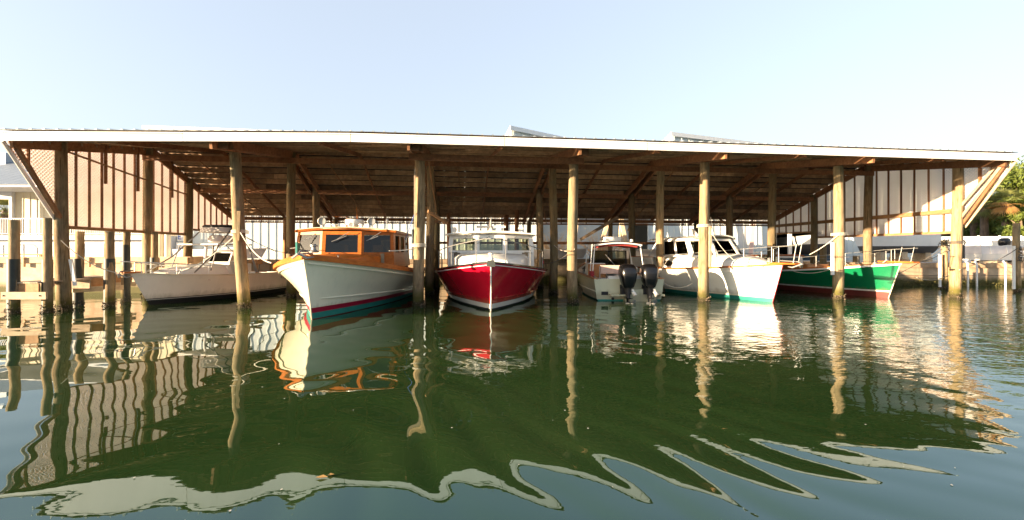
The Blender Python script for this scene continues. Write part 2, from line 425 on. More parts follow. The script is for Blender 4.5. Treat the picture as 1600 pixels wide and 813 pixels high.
def lettering(name, text, origin, right, up, size, mat, parent, depth=0.004, slant=0.0):
    """raised letters, one mesh; each lit run of a row is a bar"""
    mb = MB(); right = Vector(right).normalized(); up = Vector(up).normalized(); c = size/7; o = Vector(origin)
    nrm = right.cross(up).normalized(); x = 0
    for ch in text:
        g = FONT[ch]
        for r, row in enumerate(g):
            k = 0
            while k < 5:
                if row[k] == '1':
                    e = k
                    while e < 5 and row[e] == '1': e += 1
                    z0 = (6-r)*c; z1 = z0+c*1.02
                    q = [o+right*(x+k*c*0.8+slant*z)+up*z+nrm*depth for z, kk in ((z0, k),)]
                    a = o+right*(x+k*c*0.8+slant*z0)+up*z0+nrm*depth; b = o+right*(x+e*c*0.8+slant*z0)+up*z0+nrm*depth
                    cc = o+right*(x+e*c*0.8+slant*z1)+up*z1+nrm*depth; d = o+right*(x+k*c*0.8+slant*z1)+up*z1+nrm*depth
                    mb.slab([a, b, cc, d], depth*0.9); k = e
                else: k += 1
        x += 6*c*0.8
    return mb.build(name, mat, parent)

# ------------------------------------------------------------------ water, ground
def wave(x, y):
    wx = x + 0.30*np.sin(0.9*y+0.6*x+1.0) + 0.12*np.sin(2.3*x-1.1*y)
    wy = y + 0.28*np.sin(0.7*x-0.5*y+2.0) + 0.10*np.sin(1.9*y+1.3*x+0.5)
    h = np.zeros_like(x)
    comps = [  # wavelength, direction, slope, phase
        (0.56, (0.80, 0.60), 0.0400, 0.3), (0.62, (0.70, 0.71), 0.0120, 1.9), (0.38, (0.87, 0.45), 0.0030, 2.2),
        (0.95, (0.20, 0.98), 0.0130, 0.9), (1.60, (-0.32, 0.95), 0.0100, 4.0), (2.9, (0.55, 0.83), 0.0060, 1.1),
        (0.72, (-0.45, 0.89), 0.0085, 2.7), (0.30, (0.1, 1.0), 0.0022, 0.2)]
    for L, (dx, dy), sl, ph in comps:
        k = 2*math.pi/L; n = math.hypot(dx, dy)
        am = 0.62+0.38*np.sin(0.45*x*dy*3+0.5*y*dx*2+ph*3)
        if L < 0.6: am = (0.42+0.58/(1+np.exp(-(x+1.2)*1.2))+0.15*np.sin(0.8*x+1.7*y))*(0.22+0.98*np.exp(-((np.hypot(np.where(x > 0, 1.22, 0.9)*x,y)-3.2)/1.15)**2))
        if 0.5 < L < 0.6: h += 0.5*am*sl/k*np.sin(2*(k*(wx*dx+wy*dy)/n+ph)+1.2)*0.3
        h += am*sl/k*np.sin(k*(wx*dx+wy*dy)/n+ph)
    return h
def build_water():
    rad = [0.3]
    while rad[-1] < 34: rad.append(rad[-1]*1.0052+0.004)
    while rad[-1] < 1500: rad.append(rad[-1]*1.35)
    rad = np.array(rad)
    ang = np.concatenate([np.linspace(-75, 75, 760)])
    A, Rr = np.meshgrid(np.radians(ang), rad)
    x = Rr*np.sin(A); y = Rr*np.cos(A)-0.0
    fade = np.clip((40-Rr)/22, 0, 1)
    z = wave(x, y)*fade
    nr, na = x.shape
    v = np.stack([x, y, z], -1).reshape(-1, 3)
    i = np.arange((nr-1)*(na-1)); r = i//(na-1); c = i % (na-1)
    a = r*na+c
    f = np.stack([a, a+1, a+na+1, a+na], -1)
    # surroundings out of the fan (coarse)
    back = []
    me = bpy.data.meshes.new('water')
    nv = len(v); nb = []
    th = np.radians(np.linspace(75, 285, 41))
    radb = [0.3, 3, 12, 40, 200, 1500]
    vb = np.array([[q*math.sin(t), q*math.cos(t), 0] for q in radb for t in th])
    fb = [(nv+i*41+k, nv+i*41+k+1, nv+(i+1)*41+k+1, nv+(i+1)*41+k) for i in range(5) for k in range(40)]
    allv = np.concatenate([v, vb]); 
    me.vertices.add(len(allv)); me.vertices.foreach_set('co', allv.ravel())
    fa = np.concatenate([f, np.array(fb)])
    me.loops.add(fa.size); me.loops.foreach_set('vertex_index', fa.ravel().astype(np.int32))
    me.polygons.add(len(fa)); me.polygons.foreach_set('loop_start', (np.arange(len(fa))*4).astype(np.int32))
    me.polygons.foreach_set('use_smooth', np.ones(len(fa), bool))
    me.update(calc_edges=True); me.validate()
    if me.polygons[0].normal.z < 0: me.flip_normals()
    me.materials.append(MATS['water'])
    o = bpy.data.objects.new('water', me); COL.objects.link(o); tag(o, kind='structure')
build_water()

# shed frame: origin at the left front pile, u along the front, v to the back
O = Vector((-7.66*H, 7.53*H, 0)); ROT = math.atan2(2.06, 17.29)
EU = Vector((math.cos(ROT), math.sin(ROT), 0)); EV = Vector((-math.sin(ROT), math.cos(ROT), 0))
LEN = 30.5
def S(u, v, z=0): return O+EU*u+EV*v+Vector((0, 0, z))
def u_of(px, v=0):
    k = (px-800)/F; o = O+EV*v
    return (k*o.y-o.x)/(EU.x-k*EU.y)

GZ = 1.08
def build_ground():
    pts = [Vector((-400, 18.6, 0)), Vector((-13.3, 18.6, 0)), S(0.2, 10.75), S(LEN+1.4, 10.75), Vector((19.3, 22.5, 0)), Vector((400, 22.5, 0)), Vector((400, 900, 0)), Vector((-400, 900, 0))]
    mb = MB(); mb.add([(p.x, p.y, GZ) for p in pts], [tuple(range(len(pts)))])
    g = mb.build('ground', 'yard_concrete'); tag(g, kind='structure')
    return pts
gp = build_ground()
def seawall_run(name, p0, p1, top, capw, caph, mat, panel, label=None, batten=False, cap_mat='cap_wood'):
    root = empty(name, ((p0+p1)/2).to_tuple()); root['kind'] = 'structure'
    c = (p0+p1)/2; d = (p1-p0); L = d.length; d.normalize(); n = Vector((d.y, -d.x, 0))   # n points to the water
    n_p = max(1, round(L/panel)); st = L/n_p
    for i in range(n_p):
        a = p0+d*(i*st+0.012)-c; b = p0+d*((i+1)*st-0.012)-c; off = n*random.uniform(-0.012, 0.012)
        rows = 1 if batten else 2
        for r in range(rows):
            z0 = lerp(-0.6, top-caph, r/rows) if r == 0 else 0.52; z1 = (top-caph-0.004) if r == rows-1 else 0.50
            o2 = off + n*random.uniform(-0.012, 0.012)
            q = [a+o2+Vector((0,0,z0)), b+o2+Vector((0,0,z0)), b+o2+Vector((0,0,z1)), a+o2+Vector((0,0,z1))]
            MB().slab(q, 0.2).build('wall_panel', mat, root)
    nc = max(1, round(L/3.6)); st = L/nc
    for i in range(nc):
        a = p0+d*(i*st+0.006)-c; b = p0+d*((i+1)*st-0.006)-c
        z = top-caph/2
        MB().beam(a-n*(capw/2-0.07)+Vector((0,0,z)), b-n*(capw/2-0.07)+Vector((0,0,z)), capw, caph).build('cap', cap_mat, root)
    if batten:
        k = 0.7
        while k < L:
            a = p0+d*k-c+n*0.10
            MB().beam(a+Vector((0,0,top-0.42)), a+Vector((0,0,top-0.02)), 0.05, 0.09, up=n).build('batten', 'cap_wood', root)
            k += 1.35
    return root
seawall_run('seawall', Vector((-33, 18.6, 0)), Vector((-13.3, 18.6, 0)), 1.5, 0.4, 0.26, 'seawall_concrete', 2.7, batten=True)
seawall_run('seawall', Vector((-13.3, 18.6, 0)), S(0.2, 10.75), 1.5, 0.35, 0.26, 'seawall_concrete', 2.4)
seawall_run('seawall', S(0.2, 10.75), S(LEN+1.4, 10.75), 1.28, 0.4, 0.24, 'seawall_concrete', 1.5, cap_mat='deck_wood')
seawall_run('seawall', S(LEN+1.4, 10.75), Vector((19.3, 22.5, 0)), 1.12, 0.4, 0.22, 'seawall_stone', 1.6, cap_mat='cap_wood')
seawall_run('seawall', Vector((19.3, 22.5, 0)), Vector((40, 22.5, 0)), 1.14, 0.45, 0.24, 'seawall_stone', 1.15, cap_mat='cap_wood')

# oysters and weed along the right-hand wall foot
def crust(parent, name, pts_fn, n, size, mat='pile_dark'):
    mb = MB()
    for i in range(n):
        p = Vector(pts_fn()); s_ = random.uniform(0.5, 1)*size
        a = [Vector((random.gauss(0,1), random.gauss(0,1), random.gauss(0,1))).normalized()*s_*random.uniform(.6,1.2) for _ in range(4)]
        mb.add([p+q for q in a], [(0,1,2),(0,2,3),(0,3,1),(1,3,2)])
    return mb.build(name, mat, parent)
oc = crust(None, 'oyster_bank', lambda: (random.uniform(19.3, 36), 22.36-abs(random.gauss(0, .09)), random.gauss(0.10, 0.09)), 1500, 0.07, 'seawall_stone')
tag(oc, 'dark oyster crust along the waterline of the right-hand seawall', 'oysters', kind='stuff')

# ------------------------------------------------------------------ the boat shed
shed = empty('boat_shed', O.to_tuple(), ROT, 'long open boat shed on timber piles, white fascia over six boat slips', 'boat shed')
VF, VR, VB = -0.94*H, 2.2*H, 5.85*H       # front eave, ridge, back eave
def zfront(u):     # underside of the rafters at the front eave, sagging at the left end
    z = H*(2.79 if u > 9 else lerp(2.66, 2.79, max(u, 0)/9))
    if u > 14: z = H*lerp(2.79, 2.775, (u-14)/(LEN-14))
    return z
def zunder(u, v):
    zr = H*3.22; zb = H*2.00; zf = zfront(u)
    if v <= VR: return lerp(zf, zr, (v-VF)/(VR-VF))
    return lerp(zr, zb, (v-VR)/(VB-VR))
def pile(u, v, top, r0=0.205, lean=(0, 0), mat='pile_wood', parent=None, name='pile', crusted=True, bot=-0.8):
    n = 14; rings = []; N = 12
    ph = random.uniform(0, 6)
    for i in range(N+1):
        t = i/N; z = lerp(bot, top, t)
        tz = max(z, 0)/max(top, .1)
        cx = u+lean[0]*tz+0.025*math.sin(ph+z*0.9); cy = v+lean[1]*tz+0.02*math.cos(ph*2+z*0.8)
        r = r0*(1.06-0.14*t)
        ring = [(cx+r*(1+0.04*math.sin(3*a_+ph+z)+random.uniform(-.012, .012))*math.cos(a_), cy+r*(1+0.04*math.cos(2*a_+ph))*math.sin(a_), z) for a_ in [2*math.pi*k/n for k in range(n)]]
        rings.append(ring)
    o = MB().loft(rings).build(name, mat, parent, smooth=True)
    if crusted:
        def pf():
            a_ = random.uniform(0, 2*math.pi); z = random.gauss(0.05, 0.09); rr = r0*1.06+random.uniform(-.01, .03)
            return (u+rr*math.cos(a_), v+rr*math.sin(a_), max(-0.1, z))
        crust(o, 'oyster_crust', pf, 170, 0.045, 'oyster_shell')['kind'] = 'stuff'
    return o
cols_px = [90, 382, 655, 895, 1100, 1310, 1503]
US = [u_of(p) for p in cols_px]; US[0] = 0.20; US[6] = 30.2
PR = 0.165
rows_v = [0, 2.05*H, 3.85*H]
leans = {(1, 0): (-0.28, 0), (0, 0): (-0.10, 0), (6, 0): (0.10, 0)}
for i, u in enumerate(US):
    for j, v in enumerate(rows_v):
        r = 0.172 if j == 0 else 0.165
        if i in (0,) and j == 2: v = 3.5*H
        top = zunder(u, v)-(0.04 if j else 0.30 if i not in (0, 6) else 0.03)
        if j and i in (0, 6): top = zunder(u, v)-0.02
        uu = u + (0.12 if (i, j) == (2, 1) else 0.2 if (i, j) == (2, 2) else 0.1 if j and i in (1, 3, 4, 5) else 0)
        pile(uu, v, top, r, leans.get((i, j), (0, 0)), 'pile_wood' if j == 0 or (i+j) % 2 else 'pile_dark', shed)
    if 0 < i < 6:
        pile(u+0.1, VB-0.35, zunder(u, VB-0.35)-0.2, 0.13, (0, 0), 'pile_dark', shed, name='back_post', crusted=False)
pile(US[2]+0.75, VB-1.2, zunder(1, VB-1.2)-0.16, 0.12, (0, 0), 'frame_wood', shed, name='back_post', crusted=False)
pile(US[3]-0.75, VB-1.6, zunder(1, VB-1.6)-0.16, 0.12, (0, 0), 'frame_wood', shed, name='back_post', crusted=False)
pile(US[3]-1.25, VB-1.0, zunder(1, VB-1.0)-0.16, 0.14, (0, 0), 'frame_wood', shed, name='back_post', crusted=False)
pile(US[0]+2.6, VB-0.3, zunder(1, VB-0.3)-0.16, 0.14, (0, 0), 'brace_wood', shed, name='back_post', crusted=False)

def board(p0, p1, w, h, mat='frame_wood', name='board', up=(0,0,1), parent=None):
    return MB().beam(p0, p1, w, h, up).build(name, mat, parent or shed)
UL, UR = u_of(7, VF)-0.02, u_of(1579, VF)+0.17
# rafters: main ones over the piles (paired timbers) and thinner ones mid-bay
raf = [(u, True) for u in US] + [((US[i]+US[i+1])/2, False) for i in range(6)]
RH = 0.26
for u, main in raf:
    hh = RH if main else 0.14
    ww = 0.075 if main else 0.045
    offs = (-0.17, 0.17) if (main and 0 < US.index(u) < 6) else (0,)
    for k, du in enumerate(offs):
        uu = min(max(u+du, UL+0.06), UR-0.06)
        ext = 0.25 if main else 0.12
        va = VF+0.08 if (main and k == 0) or not main else VF+0.5
        board((uu, va, zunder(uu, va)-hh/2), (uu, VR-0.005, zunder(uu, VR)-hh/2), ww, hh, 'frame_wood', 'rafter')
        board((uu, VR+0.005, zunder(uu, VR)-hh/2), (uu, VB, zunder(uu, VB)-hh/2), ww, hh, 'frame_wood', 'rafter')
    if main and 0 < US.index(u) < 6:      # blocking pieces between the paired rafters at the front
        for v in (-1.25, -0.75, -0.3, 0.35, 0.8, 1.4):
            z = zunder(u, v)-hh/2
            board((u-0.128, v, z), (u+0.128, v, z), 0.05, hh-0.03, 'frame_wood', 'blocking')
# purlins on top of the rafters, spliced at uneven places
def purlin_row(v, u0, u1, th=0.045, ht=0.20):
    cuts = [u0]
    while cuts[-1] < u1-5.2: cuts.append(cuts[-1]+random.uniform(3.2, 4.9))
    cuts.append(u1)
    for a, b in zip(cuts, cuts[1:]):
        dv = random.uniform(-0.02, 0.02)
        if random.random() < 0.5: dv += 0.05
        q = random.uniform(0.1, 0.35)
        board((a+0.01-q*(a > u0), v+dv, zunder(a, v)+ht/2+0.002), (b-0.01, v+dv, zunder(b, v)+ht/2+0.002), th, ht, 'purlin_wood', 'purlin')
vv = VR+0.16
while vv < VB-0.1: purlin_row(vv, UL, UR, 0.045, 0.20); vv += 0.50
vv = VF+0.45
while vv < VR-0.1: purlin_row(vv, UL, UR, 0.045, 0.20); vv += 0.55
# ceiling boards / roof deck strips running front to back, then ribbed metal sheets
PT = 0.205
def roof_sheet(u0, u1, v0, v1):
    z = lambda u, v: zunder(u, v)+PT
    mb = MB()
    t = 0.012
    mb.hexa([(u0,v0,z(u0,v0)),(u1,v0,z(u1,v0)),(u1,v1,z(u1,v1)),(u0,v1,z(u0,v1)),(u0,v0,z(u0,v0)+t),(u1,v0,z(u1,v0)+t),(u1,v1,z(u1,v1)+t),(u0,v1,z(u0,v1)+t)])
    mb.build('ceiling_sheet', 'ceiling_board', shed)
    m2 = MB(); z2 = lambda u, v: z(u, v)+0.014
    m2.hexa([(u0,v0,z2(u0,v0)),(u1,v0,z2(u1,v0)),(u1,v1,z2(u1,v1)),(u0,v1,z2(u0,v1)),(u0,v0,z2(u0,v0)+.004),(u1,v0,z2(u1,v0)+.004),(u1,v1,z2(u1,v1)+.004),(u0,v1,z2(u0,v1)+.004)])
    k = u0+0.05
    while k < u1:
        for (a, h0) in ((0.0, 0),):
            e = min(k+0.07, u1)
            m2.hexa([(k,v0,z2(k,v0)+.004),(e,v0,z2(e,v0)+.004),(e,v1,z2(e,v1)+.004),(k,v1,z2(k,v1)+.004),
                     (k+.02,v0,z2(k,v0)+.034),(e-.02,v0,z2(e,v0)+.034),(e-.02,v1,z2(e,v1)+.034),(k+.02,v1,z2(k,v1)+.034)])
        k += 0.305
    m2.build('roof_sheet', 'roof_metal', shed)
n_s = 33
for i in range(n_s):
    a = lerp(UL-0.03, UR+0.03, i/n_s); b = lerp(UL-0.03, UR+0.03, (i+1)/n_s)
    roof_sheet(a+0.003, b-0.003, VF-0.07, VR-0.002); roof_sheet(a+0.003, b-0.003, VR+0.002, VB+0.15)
# fascia boards at the front eave
nf = 7
for i in range(nf):
    a = lerp(UL-0.05, UR+0.05, i/nf); b = lerp(UL-0.05, UR+0.05, (i+1)/nf)
    board((a+0.009, VF-0.02-0.006*(i % 2), zfront(a)+0.045), (b-0.009, VF-0.02, zfront(b)+0.045), 0.03, 0.235, 'white_paint', 'fascia_board')
nf = 7
for i in range(nf):
    a = lerp(UL-0.05, UR+0.05, i/nf); b = lerp(UL-0.05, UR+0.05, (i+1)/nf)
    board((a+0.004, VF-0.045, zfront(a)+0.15), (b-0.004, VF-0.045, zfront(b)+0.15), 0.02, 0.035, 'white_paint', 'drip_strip')
# header beams along u over the front piles between columns 2-3 and short ones elsewhere
def hdr(i0, i1, v, dz, a=0.1, b=0.1, w=0.06, h=0.2):
    ua, ub = US[i0]+a, US[i1]+b
    board((ua, v, zunder(ua, v)-RH-dz-h/2), (ub, v, zunder(ub, v)-RH-dz-h/2), w, h, 'frame_wood', 'header_beam')
hdr(2, 3, -0.28, 0.005, -0.3, 0.3)
hdr(0, 1, rows_v[1]-0.27, 0.0, 0, 0.3); hdr(1, 2, rows_v[1]-0.27, 0.0, -0.3, .3); hdr(2, 3, rows_v[1]-0.27, 0, .3, .3)
hdr(3, 4, rows_v[1]-0.27, 0.0, -.3, 0.3); hdr(4, 5, rows_v[1]-0.27, 0.0, .3, .3); hdr(5, 6, rows_v[1]-0.27, 0.0, .3, 0)
for i in range(6): hdr(i, i+1, rows_v[2]-0.27, 0.0, .25, -.25)
for i in range(6): hdr(i, i+1, VB-0.30, -0.16, .05, -.05, 0.06, 0.16)
# side purlin stubs under left eave look: small light hangers
# diagonal thin braces seen across the ceiling
for i in range(6):
    um = US[i]+1.2
    board((um, VR+0.6, zunder(um, VR+0.6)-0.02), (um+0.35, VB-0.5, zunder(um, VB-0.5)-0.02), 0.03, 0.04, 'brace_wood', 'ceiling_brace')
# knee braces
def brace(p0, p1, w=0.05, h=0.14, mat='brace_wood'): board(p0, p1, w, h, mat, 'knee_brace')
brace((US[2]+0.16, 2.05*H, 2.9), (US[2]+0.75, VB-1.4, 3.35)); brace((US[2]+0.26, 0.5, zunder(5, .5)-.3), (US[2]+0.42, 3.6, 3.0), 0.04, 0.1)
brace((US[2]+0.26, 0.3, 3.05), (US[2]+0.85, 1.3, 2.72), 0.04, .1)
brace((US[4]-0.2, VB-2.4, 3.5), (US[4]-1.9, VB-1.2, 2.35), 0.05, 0.16, 'deck_wood')
brace((US[4]+0.3, 3.85*H, 3.6), (US[4]+1.0, VB-.6, 2.9), .04, .1); brace((US[3]+0.25, 3.85*H, 3.9), (US[3]+1.0, VB-.6, 3.3), .04, .1)
brace((US[5]+0.1, rows_v[2], 3.0), (US[5]+1.2, VB-.6, 3.7), .04, .1, 'frame_wood')
# the horizontal rail along the back
for i in range(3, 5): board((US[i]+0.1, VB-0.2, 2.18), (US[i+1], VB-0.2, 2.18), 0.05, 0.15, 'frame_wood', 'back_rail')
board((US[2]+0.1, VB-0.2, 2.18), (US[3]+0.05, VB-0.2, 2.18), 0.05, 0.13, 'frame_wood', 'back_rail')
# white rub boards strapped to piles
def rub(u, v, z0, z1, w=0.10, lean=0.0, mat='white_paint'):
    board((u-lean, v, z0), (u, v, z1), w, 0.045, mat, 'rub_board', up=(0, -1, 0))
rub(US[5]-0.25, -0.02, 0.88, 2.05, 0.12); rub(US[0]-0.34, -0.05, 0.05, 2.3, 0.07); rub(US[0]+0.22, -0.05, 0.72, 1.5, 0.09, lean=-0.12)
rub(US[4]+0.10, -0.22, 1.2, 2.6, 0.09, mat='deck_wood'); rub(US[1]-0.05, -0.24, 2.05, 2.95, 0.10, lean=0.03, mat='pile_wood')
rub(US[2]-0.12, -0.2, 2.5, 4.35, 0.05, mat='deck_wood')

# ---- lattice side walls
def lattice_panel(poly, to3, parent, name='lattice_panel', pitch=0.078, wd=0.050):
    """poly: convex polygon in (a, b) plane coordinates"""
    P = [np.array(p, float) for p in poly]; mb = MB()
    for sgn, lay in ((1, 0.0), (-1, 0.007)):
        d = np.array([1, sgn])/math.sqrt(2); n = np.array([-d[1], d[0]])
        pr = [p@n for p in P]; k = math.ceil(min(pr)/pitch)*pitch
        while k < max(pr):
            ts = []
            for i in range(len(P)):
                a, b = P[i], P[(i+1) % len(P)]; ca, cb = a@n-k, b@n-k
                if ca*cb < 0: t = ca/(ca-cb); ts.append((a+(b-a)*t)@d)
            if len(ts) >= 2 and max(ts)-min(ts) > 0.02:
                t0, t1 = min(ts), max(ts)
                c = [d*t0+n*(k-wd/2), d*t1+n*(k-wd/2), d*t1+n*(k+wd/2), d*t0+n*(k+wd/2)]
                mb.add([to3(*q, lay) for q in c]+[to3(*q, lay+0.006) for q in c], [(0,1,2,3),(7,6,5,4),(0,4,5,1),(1,5,6,2),(2,6,7,3),(3,7,4,0)])
            k += pitch
    if mb.v: return mb.build(name, 'lattice_vinyl', parent, fix=False)
def side_wall(u, sgn, rail):
    """sgn: +1 if outside is -u"""
    out = -sgn
    to3 = lambda a, b, l: (u+out*(0.10+l), a, b)
    ztop = lambda v: zunder(u, v)+0.19
    zb1, zb2 = H*1.40, H*(1.53 if sgn > 0 else 1.57)
    vsp = 3.5*H if sgn > 0 else 3.85*H
    # studs and panels
    st = [VF+0.62] if sgn > 0 else [VF+0.62]
    edges = [VF+0.12, VF+0.62]
    nfront = 0
    v = 0.0; edges.append(0.0)
    step = 0.50 if sgn > 0 else 0.56
    while v < VB-0.35: v += step; edges.append(v)
    edges[-1] = VB-0.05
    for a, b in zip(edges, edges[1:]):
        def bot(v):
            if v < 0: return lerp(H*1.58, zfront(u)-0.05, min(1, -v/(-VF)))
            return zb1 if v < vsp-0.01 else zb2
        e = 1e-3
        ba, bb = bot(a), bot(b-e) if b > 0 else bot(b)
        if a >= 0 and b <= vsp+0.3: bb = ba
        if b == 0.0: bb = H*1.58
        poly = [(a, ba), (b, bb), (b, ztop(b)), (a, ztop(a))]
        if a < VR < b: poly = [(a, ba), (b, bb), (b, ztop(b)), (VR, ztop(VR)), (a, ztop(a))]
        if ba > ztop(a)-0.02 and bb > ztop(b)-0.02: continue
        lattice_panel(poly, to3, shed)
        board((u+out*0.055, b, bb), (u+out*0.055, b, ztop(b)-0.02), 0.04, 0.06, 'frame_wood', 'stud', up=(1, 0, 0))
    # bottom rails, raking rail at the front triangle, side top plate
    board((u+out*0.055, 0.1, zb1), (u+out*0.055, vsp, zb1), 0.06, 0.10, 'brace_wood', 'bottom_rail')
    board((u+out*0.055, vsp+0.02, zb2), (u+out*0.055, VB, zb2), 0.06, 0.09, 'brace_wood', 'bottom_rail')
    zr0 = H*1.56
    board((u-out*0.0, -0.12, zr0-0.02), (u, VF+0.1, zfront(u)-0.03), 0.10 if sgn > 0 else 0.06, 0.09, 'frame_wood', 'raking_board')
    board((u+out*0.135, -0.10, zr0-0.10), (u+out*0.135, VF+0.02, zfront(u)-0.08), 0.03, 0.11, 'white_paint' if sgn > 0 else 'deck_wood', 'barge_board')
    board((u+out*0.14, VF, zunder(u, VF)+0.05), (u+out*0.14, VR, zunder(u, VR)+0.05), 0.03, 0.22, 'white_paint', 'barge_board')
    board((u+out*0.14, VR+.004, zunder(u, VR)+0.05), (u+out*0.14, VB+.1, zunder(u, VB+.1)+0.05), 0.03, 0.22, 'white_paint', 'barge_board')
    if rail:
        board((u-out*0.02, 0.1, H*1.86), (u-out*0.02, VB-0.1, H*1.83), 0.07, 0.16, 'brace_wood', 'mid_rail')
        board((u-out*0.06, -0.15, zr0+0.7), (u-out*0.06, VF+0.3, zfront(u)-0.02), 0.04, 0.09, 'deck_wood', 'raking_board')
        board((u-out*0.06, -0.10, zr0+0.2), (u-out*0.06, VF+0.2, zfront(u)-0.1), 0.04, 0.09, 'deck_wood', 'raking_board')
        board((u-out*0.0, VF+.95, zfront(u)-.75), (u, VF+.95, zfront(u)+.05), 0.05, 0.10, 'frame_wood', 'stud', up=(1,0,0))
    else:
        board((u-out*0.02, 0.1, H*2.68), (u-out*0.02, 3.5*H, H*2.36), 0.045, 0.05, 'brace_wood', 'mid_rail')
        for v, z in ((1.55, 3.95), (3.05, 3.9), (5.0, 3.9)):
            board((u-out*0.02, v, z), (u-out*0.02, v, ztop(v)-0.03), 0.045, 0.085, 'frame_wood', 'hanging_stud', up=(1,0,0))
side_wall(UL+0.10, +1, False)
side_wall(UR-0.10, -1, True)
# ---- lattice strip along the back
zb_hi = zunder(1, VB-0.2)-0.02; zb_lo = zb_hi-0.27
u = UL
while u < UR-0.1:
    e = min(u+1.45, UR)
    lattice_panel([(u+0.03, zb_lo), (e-0.03, zb_lo), (e-0.03, zb_hi+0.12), (u+0.03, zb_hi+0.12)], lambda a, b, l: (a, VB-0.10+l, b), shed, pitch=0.085, wd=0.034)
    board((e, VB-0.13, zb_lo-0.03), (e, VB-0.13, zb_hi+0.15), 0.05, 0.05, 'frame_wood', 'stud', up=(0, 1, 0))
    board((u+.004, VB-0.14, zb_lo-0.03), (e-.004, VB-0.14, zb_lo-0.03), 0.05, 0.075, 'frame_wood', 'back_rail')
    u = e
# little roof hangers on left rafter (pale patches)
for v in np.arange(-1.1, 3.4, 0.55):
    MB().box(US[0]+0.02, US[0]+0.05, v, v+0.07, zunder(0, v)-0.08, zunder(0, v)+0.0).build('joist_hanger', 'bronze', shed)

# ------------------------------------------------------------------ boats
def hull_fn(p):
    """returns half-beam y(s,z), x(s,z), sheer z(s)"""
    L = p['L']; B = p['B']; Bw = p['Bw']; zs0, zs1, zs2 = p['sheer']
    def zs(s): 
        if s < 0.55: return lerp(zs0, zs1, 1-(1-s/0.55)**p.get('sp', 1.6))
        return lerp(zs1, zs2, ((s-0.55)/0.45)**1.3)
    def g(s, a, s1): t = min(s/s1, 1); return 1-(1-t)**a
    def taper(s, k): return 1-k*(max(0, s-0.6)/0.4)**2
    def y(s, z):
        bd = B*g(s, p.get('ad', 2.4), p.get('sd', .6))*taper(s, p.get('tr', .12)); bw = Bw*g(s, p.get('aw', 1.7), p.get('sw', .7))*taper(s, p.get('tr', .12))
        if z < 0: return bw*max(0.0, 1+z/0.45)**0.6
        q = min(z/zs(s), 1.0); pw = lerp(p.get('flare', 1.7), 0.75, min(s/0.6, 1))
        return bw+(bd-bw)*q**pw
    def x(s, z):
        zz = max(z, -0.3)
        stem = p['rake']*(zz/zs0 if zz < zs0 else 1)**p.get('rp', 1.0) if zz > 0 else p['rake']*zz*0.8
        st = -L-p.get('trake', 0.05)*zz*0
        return lerp(stem, st, s)+L/2
    return x, y, zs
